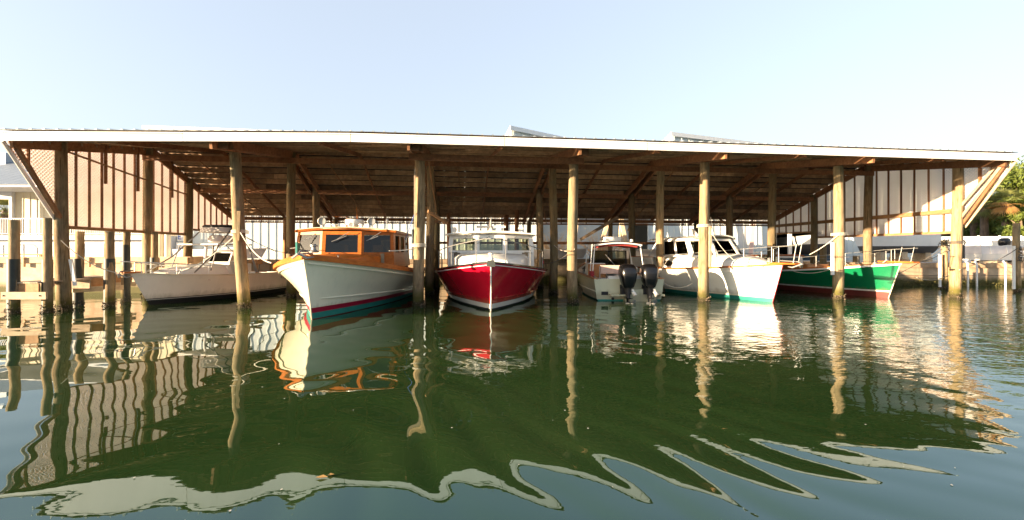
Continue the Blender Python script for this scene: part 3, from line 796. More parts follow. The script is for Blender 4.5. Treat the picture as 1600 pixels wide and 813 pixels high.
def hull(root, p, bands, deck_mat, cap, cockpit=None, capw=0.07, caph=0.05, deck_drop=0.03, NS=30):
    """bands: (name, material, z_low, z_high or None=sheer)"""
    x, y, zs = hull_fn(p); S_ = [(i/NS)**1.35 for i in range(NS+1)]
    for name, mat, za, zb in bands:
        rows = 9 if zb is None else 3
        pts = []
        for s in S_:
            top = zs(s) if zb is None else zb
            col = []
            for r in range(rows+1):
                z = lerp(za, top, r/rows); col.append((x(s, z), y(s, z), z))
            pts.append(col)
        mb = MB(); n = rows+1
        for sg in (1, -1):
            mb.add([(a, b*sg, c) for col in pts for a, b, c in col], [(i*n+k, (i+1)*n+k, (i+1)*n+k+1, i*n+k+1)[::sg] for i in range(NS) for k in range(rows)])
        # transom
        last = pts[-1]; mb.add([(a, b, c) for a, b, c in last]+[(a, -b, c) for a, b, c in last], [(k, k+1, n+k+1, n+k) for k in range(rows)])
        import bmesh
        me = bpy.data.meshes.new(name); me.from_pydata(mb.v, [], mb.f)
        bm = bmesh.new(); bm.from_mesh(me); bmesh.ops.remove_doubles(bm, verts=bm.verts, dist=1e-4)
        bmesh.ops.recalc_face_normals(bm, faces=bm.faces); bm.to_mesh(me); bm.free()
        for q in me.polygons: q.use_smooth = True
        me.set_sharp_from_angle(angle=R(38)); me.materials.append(MATS[mat])
        o = bpy.data.objects.new(name, me); COL.objects.link(o); o.parent = root
    # deck
    mb = MB(); ND = 8
    for i in range(NS):
        s0, s1 = S_[i], S_[i+1]
        for (fa, fb) in [(k/ND, (k+1)/ND) for k in range(ND)]:
            inner = cockpit and (s0+s1)/2 > cockpit[0] and (s0+s1)/2 < cockpit[1] and fa >= 1/ND-1e-6 and fb <= 1-1/ND+1e-6
            if inner: continue
            q = []
            for s, f in ((s0, fa), (s1, fa), (s1, fb), (s0, fb)):
                z = zs(s)-deck_drop; yy = y(s, z)-0.012; w_ = (2*f-1)
                q.append((x(s, z)-0.012, w_*max(yy, 0), z+0.06*(1-w_*w_)*min(1, yy)*(0 if cockpit and s > cockpit[0]-.02 else 1)))
            mb.add(q, [(0, 1, 2, 3)])
    d = mb.build('deck', deck_mat, root)
    if cockpit:
        s0, s1, zf = cockpit
        sa, sb = s0, min(s1, 1)
        k = 0.74; mb = MB(); NN = 8
        prev = None
        for i in range(NN+1):
            s = lerp(sa, sb, i/NN); yy = (y(s, zs(s)-.03)-.012)*k; X = x(s, zs(s))
            c = [(X, yy, zs(s)-deck_drop), (X, yy, zf), (X, -yy, zf), (X, -yy, zs(s)-deck_drop)]
            if prev: mb.add(prev+c, [(0, 1, 5, 4), (1, 2, 6, 5), (2, 3, 7, 6)])
            if i in (0, NN): mb.add(c, [(0, 1, 2, 3)])
            prev = c
        mb.build('cockpit_liner', deck_mat, root, fix=False)
    # rail cap: swept box along the sheer, both sides
    if cap:
        for sg in (1, -1):
            mb = MB(); rings = []
            for s in S_:
                z = zs(s); yy = y(s, z); X = x(s, z)
                o0 = yy+0.025; i0 = max(yy-capw, 0.0)
                rings.append([(X+0.02, sg*o0, z-caph*0.4), (X+0.02, sg*o0, z+caph*0.6), (X-0.01, sg*i0, z+caph*0.6), (X-0.01, sg*i0, z-caph*0.4)])
            mb.loft(rings).build('rail_cap', cap, root)
    return x, y, zs
def framed_wall(root, name, quad, cols, b0, b1, mat, t=0.04, glass='glass', pane='pane', depth=0.5, gasket=None):
    """quad bl,br,tr,tl ; cols = [(a0,a1),...] openings across, b0..b1 up"""
    q = [Vector(p) for p in quad]
    P = lambda a, b: (q[0].lerp(q[1], a)).lerp(q[3].lerp(q[2], a), b)
    mb = MB(); xs = [0]
    for a, b in cols: xs += [a, b]
    xs.append(1)
    for i in range(0, len(xs)-1):
        a, b = xs[i], xs[i+1]
        if b-a < 1e-4: continue
        if i % 2 == 0: mb.slab([P(a, 0), P(b, 0), P(b, 1), P(a, 1)], t)
        else:
            if b0 > 0: mb.slab([P(a, 0), P(b, 0), P(b, b0), P(a, b0)], t)
            if b1 < 1: mb.slab([P(a, b1), P(b, b1), P(b, 1), P(a, 1)], t)
    o = mb.build(name, mat, root)
    n = (q[1]-q[0]).cross(q[3]-q[0]).normalized()
    for a, b in cols:
        g = MB().slab([P(a, b0)-n*t*depth, P(b, b0)-n*t*depth, P(b, b1)-n*t*depth, P(a, b1)-n*t*depth], 0.006).build(pane, glass, o)
        if gasket:
            m = MB(); e = 0.022
            pts = [P(a, b0), P(b, b0), P(b, b1), P(a, b1)]
            for k in range(4): m.beam(pts[k]+n*0.004, pts[(k+1) % 4]+n*0.004, 0.012, e, up=n)
            m.build('window_frame', gasket, o)
    return o
def place(name, px, py, ang_d, p, label, cat):
    """px,py: where the stem meets the water; ang_d: bow-to-stern direction in plan"""
    Y = F*H/(py-HY); X = (px-800)*Y/F
    d = Vector((ang_d[0], ang_d[1], 0)).normalized()
    c = Vector((X, Y, 0))+d*(p['L']/2)
    rz = math.atan2(-d.y, -d.x)
    return empty(name, c.to_tuple(), rz, label, cat), c, rz
def rail_run(root, pts, r=0.014, mat='steel', name='rail', posts=None, base=None):
    mb = MB().tube(pts, r, 8)
    o = mb.build(name, mat, root, smooth=True)
    return o
def cleat(root, x, y, z, rz=0, mat='steel'):
    mb = MB(); c, s_ = math.cos(rz), math.sin(rz)
    mb.tube([(x-.10*c, y-.10*s_, z+.055), (x, y, z+.05), (x+.10*c, y+.10*s_, z+.055)], [.010, .014, .010], 6)
    for k in (-.03, .03): mb.tube([(x+k*c, y+k*s_, z), (x+k*c, y+k*s_, z+.05)], .011, 6)
    return mb.build('cleat', mat, root, smooth=True)

# --- 1. cream lobster yacht with varnished wheelhouse
pc = dict(L=9.6, B=2.12, Bw=1.68, sheer=(1.58, 1.0, 0.92), rake=0.55, rp=1.3, ad=2.7, aw=1.9, sd=.5, sw=.72, flare=2.0, sp=1.7)
cb, cc, crz = place('motor_yacht', 487, 500, (-0.085, 0.996), pc, 'cream motor yacht with varnished orange wheelhouse and red and green boot stripes', 'boat')
x, y, zs = hull(cb, pc, [('bottom_paint', 'bottom_red', -0.4, 0.02), ('boot_stripe', 'bottom_teal', 0.02, 0.17), ('boot_stripe', 'stripe_red', 0.17, 0.30), ('hull', 'boat_cream', 0.30, None)], 'cream_pale', 'varnish', capw=0.16, caph=0.10)
# spray rail and rub strake
for sg in (1, -1):
    mb = MB(); pts = []
    for i in range(24):
        s = 0.03+i/23*0.75; z = lerp(0.52, 0.30, i/23)**1.0; pts.append((x(s, z), sg*(y(s, z)+0.005), z))
    mb.tube(pts, [0.008]+[0.028]*22+[0.01], 6).build('spray_rail', 'boat_cream', cb, smooth=True)
    pts = [(x(s, zs(s)-.13), sg*(y(s, zs(s)-.13)+0.012), zs(s)-.13) for s in [0.005+i/30*.99 for i in range(31)]]
    MB().tube(pts, 0.026, 6).build('rub_strake', 'boat_cream', cb, smooth=True)
# varnished toe rail standing on the deck edge
for sg in (1, -1):
    rings = []
    for i in range(26):
        s = 0.012+i/25*0.8; z = zs(s); yy = y(s, z)
        rings.append([(x(s, z), sg*max(yy-0.02, .01), z+.05), (x(s, z), sg*max(yy-0.03, .01), z+.115-.04*s), (x(s, z)-.02, sg*max(yy-0.075, .0), z+.115-.04*s), (x(s, z)-.02, sg*max(yy-0.075, 0), z+.05)])
    MB().loft(rings).build('toe_rail', 'varnish', cb)
# stem iron, anchor roller, anchor
Xb = x(0, zs(0))
MB().tube([(x(0, z)+.012, 0, z) for z in (-0.1, 0.1, 0.4, .8, 1.2, 1.55)], 0.020, 6).build('stem_band', 'boat_cream', cb, smooth=True)
m = MB(); m.box(Xb-0.45, Xb+0.22, -0.07, 0.07, 1.66, 1.70); m.build('bow_roller', 'steel', cb)
an = MB(); an.tube([(Xb-.25, 0, 1.74), (Xb+.2, 0, 1.74), (Xb+.32, 0, 1.66)], .022, 8)
an.tube([(Xb+.32, 0, 1.68), (Xb+.22, .16, 1.58), (Xb+.05, .26, 1.60)], [.03, .028, .01], 8); an.tube([(Xb+.32, 0, 1.68), (Xb+.22, -.16, 1.58), (Xb+.05, -.26, 1.60)], [.03, .028, .01], 8)
an.build('anchor', 'steel', cb, smooth=True)
m = MB(); m.lathe([(0.10, 1.70), (0.11, 1.74), (0.06, 1.78), (0.05, 1.84), (0.09, 1.86), (0.09, 1.90), (.03, 1.92)], (Xb-.7, 0, 0), 16); m.build('windlass', 'steel', cb, smooth=True)
for yy in (.55, -.55): cleat(cb, Xb-.9, yy, 1.58)
for yy in (1.2, -1.2): cleat(cb, Xb-2.2, yy*1.15, 1.30)
# wheelhouse: low varnished trunk, windscreen of three panes, roof
xf = L0 = x(0, 1.5)-3.05
hw = 1.52; zt0, zt1, zt2 = 1.18, 1.66, 2.36
fx, sx_ = xf, xf-0.42          # centre pane x, corner x
def hp(X, Y_, Z): return (X, Y_, Z)
back_x = xf-3.9
# facets in plan (front centre, front sides, house sides)
plan = [(back_x, -hw), (sx_, -hw), (fx, -0.60), (fx, 0.60), (sx_, hw), (back_x, hw)]
def plan_at(k, shrink=0.0, dx=0.0): X, Y_ = plan[k]; return (X-dx, Y_*(1-shrink))
for k in range(5):
    a, b = plan[k], plan[k+1]
    lean = 0.10
    q = [(a[0], a[1], 1.60), (b[0], b[1], 1.60), (b[0]-(lean if k in (0,)else lean), b[1]*.985, zt2), (a[0]-(0 if k == 0 else lean), a[1]*.985, zt2)]
    if k == 4: q = [(a[0], a[1], 1.60), (b[0], b[1], 1.60), (b[0], b[1]*.985, zt2), (a[0]-lean, a[1]*.985, zt2)]
    if k in (1, 2, 3): cols = [(0.09, 0.91)] if k == 2 else [(0.10, 0.92)] if k == 1 else [(0.08, 0.90)]
    elif k == 0: cols = [(0.06, 0.26), (0.36, 0.58), (0.68, 0.90)]
    else: cols = [(0.10, 0.32), (0.42, 0.64), (0.74, 0.94)]
    framed_wall(cb, 'windscreen' if k in (1, 2, 3) else 'house_side', q, cols, 0.13, 0.86, 'varnish', 0.05, 'glass', gasket=None)
    # trunk below
    q2 = [(a[0]+(.0), a[1]*1.02, zt0), (b[0], b[1]*1.02, zt0), (b[0], b[1]*1.005, 1.60), (a[0], a[1]*1.005, 1.60)]
    MB().slab(q2, 0.05).build('coaming', 'varnish', cb)
framed_wall(cb, 'aft_bulkhead', [(back_x, hw-.03, .7), (back_x, -hw+.03, .7), (back_x, -hw+.05, zt2-.01), (back_x, hw-.05, zt2-.01)], [(.10, .36), (.64, .90)], .62, .9, 'interior', .04, 'glass')
# forward trunk cabin (low) in front of windscreen
rings = []
for X, w_, z1 in ((xf+0.02, 1.18, 1.62), (xf+0.7, 1.08, 1.62), (xf+1.35, .82, 1.60), (xf+1.75, .45, 1.56)):
    rings.append([(X, -w_, 1.2), (X, -w_, z1-.04), (X, -w_*.9, z1), (X, 0, z1+.05), (X, w_*.9, z1), (X, w_, z1-.04), (X, w_, 1.2)])
MB().loft(rings).build('trunk_cabin', 'varnish', cb, smooth=True)
# roof with camber, varnished edge
def camber_roof(root, x0, x1, hw0, hw1, z, cam_, th, mat, front_round=0.35, name='roof', n=12):
    rings = []
    xs_ = [x0, x0+(x1-x0)*.3, x0+(x1-x0)*.7, x1-front_round*.4, x1]
    for i, X in enumerate(xs_):
        hwX = lerp(hw0, hw1, (X-x0)/(x1-x0)); ring = []
        for k in range(n+1):
            f = -1+2*k/n; dx = -front_round*(abs(f)**2.2)*(1 if i == len(xs_)-1 else .6 if i == len(xs_)-2 else 0)
            ring.append((X+dx, f*hwX, z+cam_*(1-f*f)))
        ring += [(p[0], p[1], p[2]-th) for p in ring[::-1]]
        rings.append(ring)
    return MB().loft(rings).build(name, mat, root, smooth=True)
camber_roof(cb, back_x-0.15, fx-0.02, hw+.06, hw+.04, zt2+0.065, .07, .05, 'boat_cream', .50)
camber_roof(cb, back_x-0.17, fx+0.0, hw+.075, hw+.055, zt2+0.045, .07, .07, 'varnish', .50, name='roof_edge')
# dashboard and inside
MB().box(xf-1.0, xf-0.25, -1.25, 1.25, 1.2, 1.66).build('dashboard', 'interior', cb)
MB().box(back_x+0.2, xf-0.2, -1.4, 1.4, 0.62, 0.66).build('cabin_sole', 'teak', cb)
m = MB().lathe([(0.02, -.03), (.19, -.03), (.21, 0), (.19, .03), (.02, .03)], (xf-1.15, .5, 1.85), 20, 'x'); m.build('wheel', 'steel', cb, smooth=True)
for k in (-.6, .6):
    m = MB(); m.box(xf-2.0, xf-1.6, k-.28, k+.28, .66, 1.25); m.box(xf-2.05, xf-1.92, k-.28, k+.28, 1.25, 1.95); m.build('helm_seat', 'white_cloth', cb)
# windscreen wipers
for k, yy in ((0, 1.06), (1, .15), (2, -.85)):
    X0 = fx-0.02 if k == 1 else fx-.24
    m = MB(); m.tube([(X0+.03, yy+.1, zt2-.02), (X0+.07, yy-.28, zt2-.27)], .010, 5); m.tube([(X0+.05, yy+.02, zt2-.15), (X0+.09, yy-.42, zt2-.33)], .012, 5)
    m.build('wiper', 'steel', cb)
# radar dome, searchlights, horn, antennas
m = MB(); m.lathe([(.12, 0), (.12, .06), (.27, .09), (.31, .14), (.31, .25), (.27, .29), (.02, .30)], (fx-1.0, .14, zt2+.14), 24); m.build('radar_dome', 'gel_white', cb, smooth=True)
m = MB(); m.lathe([(.03, -.12), (.07, -.1), (.085, .05), (.09, .10), (.075, .10), (.07, .04), (.01, .02)], (fx-.62, .16, zt2+.23), 16, 'x'); m.build('horn', 'gel_white', cb, smooth=True)
for yy in (.78, -.78):
    m = MB(); m.tube([(fx-.7, yy, zt2+.10), (fx-.7, yy, zt2+.22)], .016, 8); m.lathe([(.03, -.12), (.09, -.10), (.125, -.02), (.135, .06), (.12, .065), (.11, .03), (.02, .02)], (fx-.66, yy, zt2+.34), 20, 'x')
    m.build('searchlight', 'steel', cb, smooth=True)
for yy in (-.36, .48):
    m = MB(); m.lathe([(.03, 0), (.03, .08), (.09, .10), (.09, .13), (.05, .15)], (fx-.55, yy, zt2+.11), 14); m.build('roof_vent', 'gel_white', cb, smooth=True)
m = MB(); m.tube([(fx-1.6, .1, zt2+.3), (fx-1.6, .05, zt2+.9)], [.02, .012], 6); m.tube([(fx-1.6, -.25, zt2+.56), (fx-1.6, -.75, zt2+.56)], .012, 6); m.tube([(fx-1.6, -.28, zt2+.1), (fx-1.6, -.28, zt2+.58)], .012, 6); m.build('mast', 'varnish', cb)
m = MB(); m.tube([(fx-2.6, .9, zt2+.1), (fx-2.6, .9, zt2+.45)], .015, 6); m.lathe([(.04, 0), (.05, .04), (.05, .12), (.03, .15)], (fx-2.6, .9, zt2+.42), 12); m.build('running_light', 'gel_white', cb, smooth=True)
# green board fender at the windscreen's starboard corner and side handrail
MB().beam((Xb-2.3, -1.0, 1.62), (Xb-2.35, -1.02, 1.98), 0.05, 0.22, up=(1, 0, 0)).build('light_board', 'bottom_teal', cb)
rail_run(cb, [(xf+.6, -1.1, 1.72), (xf+.4, -1.15, 1.85), (xf-.5, -1.72, 1.82), (back_x, -1.74, 1.75)], .013, name='handrail')
for k in range(5):
    t = k/4; X = lerp(xf+.3, back_x+.2, t); Y_ = -lerp(1.25, 1.74, min(1, t*2.2))
    MB().tube([(X, Y_, zs(.4)+.05), (X, Y_, 1.80)], .010, 6).build('stanchion', 'steel', cb, smooth=True)

# --- 2. red downeast cruiser
pr = dict(L=8.6, B=2.08, Bw=1.70, sheer=(1.42, 1.0, 0.95), rake=0.30, rp=1.0, ad=2.6, aw=1.9, sd=.5, sw=.62, flare=1.7, sp=1.8)
rb, rc, rrz = place('cabin_cruiser', 767, 486, (-0.045, 1), pr, 'red hulled cabin cruiser with white wheelhouse and white boot stripe, bow on', 'boat')
x, y, zs = hull(rb, pr, [('bottom_paint', 'bottom_black', -0.4, 0.06), ('boot_stripe', 'boat_white', 0.06, 0.20), ('hull', 'boat_red', 0.20, None)], 'gel_white', 'black_gloss', capw=.07, caph=.05)
Xb = x(0, 1.4)
MB().tube([(x(0, z)+.008, 0, z) for z in (-.05, .2, .6, 1.0, 1.38)], .017, 6).build('stem_band', 'boat_white', rb, smooth=True)
for sg in (1, -1):
    pts = [(x(s, zs(s)-.07), sg*(y(s, zs(s)-.07)+.01), zs(s)-.07) for s in [i/24 for i in range(25)]]
    MB().tube(pts, .014, 6).build('rub_strake', 'gel_white' if sg < 0 else 'gel_white', rb, smooth=True)
    pts = [(x(s, .34), sg*(y(s, .34)+.006), .34-.06*s) for s in [0.01+i/20*.8 for i in range(21)]]
    MB().tube(pts, .014, 5).build('spray_rail', 'boat_red', rb, smooth=True)
xf = Xb-3.4; hw = 1.58; back_x = xf-3.2; zt2 = 2.32; z0 = 1.70
plan = [(back_x, -hw), (xf-.35, -hw), (xf, -0.52), (xf, 0.52), (xf-.35, hw), (back_x, hw)]
for k in range(5):
    a, b = plan[k], plan[k+1]; lean = .12
    if k == 0: q = [(a[0], a[1], z0), (b[0], b[1], z0), (b[0]-lean, b[1]*.97, zt2), (a[0], a[1]*.97, zt2)]
    elif k == 4: q = [(a[0], a[1], z0), (b[0], b[1], z0), (b[0], b[1]*.97, zt2), (a[0]-lean, a[1]*.97, zt2)]
    else: q = [(a[0], a[1], z0), (b[0], b[1], z0), (b[0]-lean, b[1]*.97, zt2), (a[0]-lean, a[1]*.97, zt2)]
    cols = [(.1, .9)] if k == 2 else [(.16, .93)] if k == 1 else [(.07, .84)] if k == 3 else [(.05, .45), (.5, .94)]
    framed_wall(rb, 'windscreen' if k in (1, 2, 3) else 'house_side', q, cols, 0.10, 0.80, 'boat_white', .05, 'glass_clear', gasket='bronze')
    q2 = [(a[0], a[1]*1.01, .9), (b[0], b[1]*1.01, .9), (b[0], b[1]*1.0, z0), (a[0], a[1], z0)]
    MB().slab(q2, .05).build('house_front' if k in (1,2,3) else 'house_side', 'boat_white', rb)
rings = []
for X, w_, z1 in ((xf+0.02, 1.35, 1.64), (xf+.9, 1.22, 1.62), (xf+1.6, .95, 1.56), (xf+2.0, .55, 1.46)):
    rings.append([(X, -w_, 1.0), (X, -w_, z1-.12), (X, -w_*.9, z1-.02), (X, 0, z1+.06), (X, w_*.9, z1-.02), (X, w_, z1-.12), (X, w_, 1.0)])
MB().loft(rings).build('trunk_cabin', 'boat_white', rb, smooth=True)
camber_roof(rb, back_x-.3, xf+.06, hw+.1, hw+.08, zt2+.05, .10, .06, 'boat_white', .45)
m = MB()
for sg in (1, -1): m.tube([(xf-.3, sg*1.66, zt2+.0), (xf+.02, sg*.9, zt2+.045), (xf+.07, 0, zt2+.09)], .02, 6)
m.build('drip_rail', 'cream_siding', rb, smooth=True)
MB().box(xf-.8, xf-.2, -1.35, 1.35, 1.3, 1.68).build('dashboard', 'interior', rb)
for yy in (.85, -.15, -.95):
    m = MB(); X0 = xf-.14 if abs(yy) < .5 else xf-.3
    m.tube([(X0+.06, yy+.1, zt2-.04), (X0+.14, yy-.35, zt2-.32)], .010, 5); m.build('wiper', 'bronze', rb)
# pulpit rails
def bow_rail(root, x, y, zs, s_end, hgt, inset=.12, n=14, r=.014, mat='steel', posts=(.12, .3, .5, .72, .95), s0=0.02, nose=0.1, gap=False):
    for sg in (1, -1):
        pts = []
        for i in range(n+1):
            s = lerp(s0, s_end, i/n); z = zs(s)
            pts.append((x(s, z)+(nose if i == 0 else 0), sg*max(y(s, z)-inset, .08), z+hgt*(1-.12*i/n)))
        pts.append((pts[-1][0]-.15, pts[-1][1], zs(s_end)+.05))
        MB().tube(pts, r, 8).build('bow_rail', mat, root, smooth=True)
        for f in posts:
            s = lerp(s0, s_end, f); z = zs(s); yy = max(y(s, z)-inset, .08)
            MB().tube([(x(s, z), sg*yy, z), (x(s, z), sg*yy, z+hgt*(1-.12*f))], r*.85, 6).build('stanchion', mat, root, smooth=True)
    if not gap:
        z = zs(s0)+hgt; yy = max(y(s0, zs(s0))-inset, .08); X = x(s0, zs(s0))+nose
        MB().tube([(X, -yy, z), (X+.08, 0, z), (X, yy, z)], r, 8).build('bow_rail', mat, root, smooth=True)
bow_rail(rb, x, y, zs, .55, .72, .16, posts=(.05, .28, .62, .95), s0=.035)
m = MB(); m.box(Xb-.5, Xb+.14, -.10, .10, 1.43, 1.47); m.box(Xb-.12, Xb+.16, -.12, .12, 1.30, 1.43); m.build('bow_roller', 'bronze', rb)
m = MB(); m.lathe([(.08, 0), (.09, .05), (.05, .09), (.04, .16), (.08, .18), (.08, .22), (.02, .23)], (Xb-.65, 0, 1.46), 16); m.build('windlass', 'gel_white', rb, smooth=True)
# mast, radar bar, pennant
m = MB(); m.tube([(xf-.9, 0, zt2+.1), (xf-.9, 0, zt2+.72)], [.035, .02], 8); m.build('mast', 'gel_white', rb, smooth=True)
m = MB(); m.box(xf-.98, xf-.88, -.55, .55, zt2+.30, zt2+.38); m.lathe([(.12, 0), (.14, .1), (.08, .2)], (xf-.93, 0, zt2+.11), 14); m.build('radar_bar', 'gel_white', rb, smooth=True)
m = MB(); m.slab([(xf-.85, -.02, zt2+.22), (xf-.95, -.16, zt2+.20), (xf-.93, -.10, zt2+.42), (xf-.85, -.01, zt2+.66)], .012); m.build('pennant', 'white_cloth', rb)
for yy in (1.1, -1.35):
    m = MB(); m.tube([(xf-.5, yy, zt2+.07), (xf-.5, yy, zt2+.18)], .014, 6); m.lathe([(.03, -.07), (.08, -.06), (.10, .03), (.08, .035), (.02, .01)], (xf-.46, yy, zt2+.24 if yy > 0 else zt2+.2), 16, 'x'); m.build('searchlight', 'gel_white', rb, smooth=True)
for sg in (1, -1):
    MB().tube([(xf+.3, sg*1.18, 1.70), (xf-.2, sg*1.50, 1.66)], .012, 6).build('handrail', 'bronze', rb)
MB().beam((xf-.55, 1.95, 1.32), (xf-1.2, 2.05, 1.32), .03, .10).build('name_board', 'red_plastic', rb)

# --- 3. outboard boat, stern to the camera
def outboard(parent, X, Y_, z, rz=0.0, tilt=R(6), sc=1.0):
    r = empty('outboard_engine', (X, Y_, z), rz); r.parent = parent; r.rotation_euler = (0, tilt, rz); r.scale = (sc, sc, sc*.73)
    m = MB(); rings = []
    for zz, a, b, dx in ((0.30, .13, .11, -.18), (.38, .17, .13, -.17), (.55, .22, .165, -.16), (.80, .27, .19, -.15), (1.0, .27, .19, -.14), (1.12, .24, .175, -.12), (1.20, .18, .14, -.10), (1.235, .10, .08, -.09)):
        rings.append(superring(dx-.08, 0, zz, a, b*1.3, 2.8, 24))
    m.loft(rings); m.build('cowling', 'black_gloss', r, smooth=True)
    m = MB(); rings = []
    for zz, a, b, dx in ((.54, .15, .115, -.22), (.30, .12, .09, -.20), (.05, .10, .065, -.20), (-.12, .11, .05, -.20)):
        rings.append(superring(dx, 0, zz, a, b, 2.4, 20))
    m.loft(rings); m.build('midsection', 'black_matt', r, smooth=True)
    m = MB(); rings = []
    for zz, a, b, dx in ((-.10, .20, .04, -.26), (-.12, .21, .10, -.28), (-.135, .20, .09, -.28)): rings.append(superring(dx, 0, zz, a, b, 2, 20))
    m.loft(rings)
    rings = [superring(-.2, 0, zz, a, .035, 2, 16) for zz, a in ((-.13, .10), (-.30, .09), (-.36, .08), (-.50, .05), (-.58, .02))]
    m.loft(rings); m.lathe([(.01, .08), (.05, .02), (.065, -.12), (.06, -.26), (.045, -.30)], (-.20, 0, -.34), 16, 'x')
    m.build('lower_unit', 'black_gloss', r, smooth=True)
    m = MB(); m.lathe([(.045, 0), (.05, -.10), (.03, -.16)], (-.50, 0, -.34), 14, 'x')
    for k in range(3):
        t = 2*math.pi*k/3; c, s_ = math.cos(t), math.sin(t); n_ = []
        for (rr, wd, tw) in ((.04, .04, .5), (.10, .075, .4), (.16, .065, .3), (.19, .02, .25)):
            for sg in (-1, 1):
                lx = -.56+sg*wd*math.sin(tw+.5); lt = sg*wd*math.cos(tw)
                n_.append((lx, rr*c-lt*s_, -.34+rr*s_+lt*c))
        m.add(n_+[(a_+.006, b_, c_) for a_, b_, c_ in n_], [(0,1,3,2),(2,3,5,4),(4,5,7,6),(8,10,11,9),(10,12,13,11),(12,14,15,13)])
    m.build('propeller', 'steel', r)
    m = MB(); m.box(-.08, .10, -.14, .14, .02, .42); m.box(-.14, -.06, -.05, .05, .1, .38); m.tube([(-.06, -.18, .30), (-.06, .18, .30)], .03, 8); m.build('mount_bracket', 'black_matt', r)
    m = MB(); m.tube([(-.30, -.12, .14), (-.34, -.17, .02), (-.30, -.15, -.05)], [.05, .06, .03], 8); m.box(-.30, -.24, -.15, -.09, .16, .24); m.build('power_trim', 'gel_white', r, smooth=True)
    m = MB(); m.box(-.42, -.413, -.03, .04, 1.02, 1.055); m.build('badge', 'gel_white', r)
    return r
po = dict(L=7.0, B=1.28, Bw=1.16, sheer=(1.15, .82, .76), rake=0.9, ad=2.2, aw=1.7, tr=.04)
Yt = 15.7; Xt = (983-800)*Yt/F
do = Vector((-0.02, 1, 0)).normalized()
oc_ = Vector((Xt, Yt, 0))+do*3.5
ob = empty('outboard_boat', oc_.to_tuple(), math.atan2(do.y, do.x), 'pale yellow open boat with two black outboard engines, stern towards the camera', 'boat')
x, y, zs = hull(ob, po, [('bottom_paint', 'bottom_teal', -0.4, 0.05), ('hull', 'cream_pale', 0.05, None)], 'gel_white', 'teak', cockpit=(.42, .985, .28), capw=.13, caph=.035)
XT = -3.5
# transom extras: swim platform step, exhaust ports, drain, scuppers
for yy, nm in ((.86, 1),): MB().box(XT-.010, XT, yy-.12, yy+.12, .20, .32).build('exhaust_port', 'black_matt', ob)
MB().box(XT-.36, XT-.002, .05, .72, .19, .25).build('swim_step', 'cream_pale', ob)
MB().box(XT-.36, XT-.002, -1.13, -.98, .19, .25).build('swim_step', 'cream_pale', ob)
MB().box(XT-.25, XT-.003, -.86, .2, -.02, .42).build('engine_bracket', 'cream_pale', ob)
MB().lathe([(.05, 0), (.05, -.03), (.02, -.035)], (XT, .58, .07), 12, 'x').build('drain_fitting', 'black_matt', ob)
for sg in (1, -1):
    pts = [(x(s, .33), sg*(y(s, .33)+.008), .33) for s in [.4+i/12*.6 for i in range(13)]]
    MB().tube(pts, .018, 5).build('spray_rail', 'cream_pale', ob, smooth=True)
outboard(ob, XT-.22, .18, .22, R(2), R(4), 1.18); outboard(ob, XT-.22, -.58, .22, R(-3), R(5), 1.18)
# stern bench with pale cloth back, white frame
m = MB(); rings = []
for Y_ in (.86, .8, -.3, -.36): 
    k = .98 if abs(Y_) > .82 else 1
    rings.append([(XT+.62, Y_, .92), (XT+.60, Y_, 1.16), (XT+.66, Y_, 1.22), (XT+.78, Y_, 1.20), (XT+.82, Y_, .94), (XT+.72, Y_, .90)])
m.loft(rings).build('backrest', 'pink_cloth', ob, smooth=True)
MB().box(XT+.55, XT+1.0, -.38, .88, .60, .74).build('bench', 'white_cloth', ob)
m = MB()
for Y_ in (.90, -.40): m.tube([(XT+.6, Y_, .3), (XT+.6, Y_, .9), (XT+.66, Y_, 1.18)], .018, 6)
m.tube([(XT+.58, .9, .75), (XT+.58, -.4, .75)], .015, 6); m.build('bench_frame', 'steel', ob, smooth=True)
m = MB(); pts = [(XT+.2, 1.0, .80), (XT+.2, .75, .98), (XT+.2, .6, 1.0), (XT+.2, -.9, 1.0)]
MB().box(XT+.05, XT+.22, -1.0, .72, .74, .86).build('motorwell', 'gel_white', ob)
# console, seat boxes
MB().box(XT+2.2, XT+2.9, .35, 1.0, .3, 1.25).build('console', 'gel_white', ob)
MB().box(XT+2.15, XT+2.19, .32, 1.03, .5, 1.22).build('console_panel', 'teak', ob)
MB().box(XT+2.2, XT+2.9, -.95, -.2, .3, 1.1).build('console', 'gel_white', ob)
MB().box(XT+1.2, XT+1.5, .98, 1.12, .3, .98).build('fender_box', 'red_plastic', ob)
# hardtop with red underside on white posts
def hardtop(root, x0, x1, hw, z, label=None):
    camber_roof(root, x0, x1, hw, hw*.92, z, .09, .05, 'gel_white', .12, name='hardtop')
    camber_roof(root, x0+.12, x1-.1, hw-.14, hw*.92-.14, z-.065, .08, .05, 'red_cloth', .05, name='top_lining')
hardtop(ob, XT+1.35, XT+3.3, .88, 1.98)
for sg in (1, -1):
    for X0, X1 in ((XT+1.45, XT+1.6), (XT+2.9, XT+3.2)):
        MB().tube([(X0, sg*1.0, .8), (X1, sg*.88, 2.0)], .022, 8).build('top_post', 'gel_white', ob, smooth=True)
MB().tube([(XT+1.52, 1.08, .8), (XT+1.68, .96, 2.0)], .018, 8).build('top_post', 'gel_white', ob, smooth=True)
MB().tube([(XT+2.1, .35, 1.6), (XT+1.9, 0.0, 1.15)], .012, 6).build('grab_rail', 'steel', ob)
q = [(XT+3.3, .85, 1.0), (XT+3.3, -.85, 1.0), (XT+3.05, -.75, 1.75), (XT+3.05, .75, 1.75)]
framed_wall(ob, 'windscreen', q, [(.04, .49), (.51, .96)], .18, .96, 'black_matt', .03, 'glass_clear')
MB().box(XT+2.0, XT+2.5, -.25, .35, 2.12, 2.30).build('top_box', 'gel_white', ob)
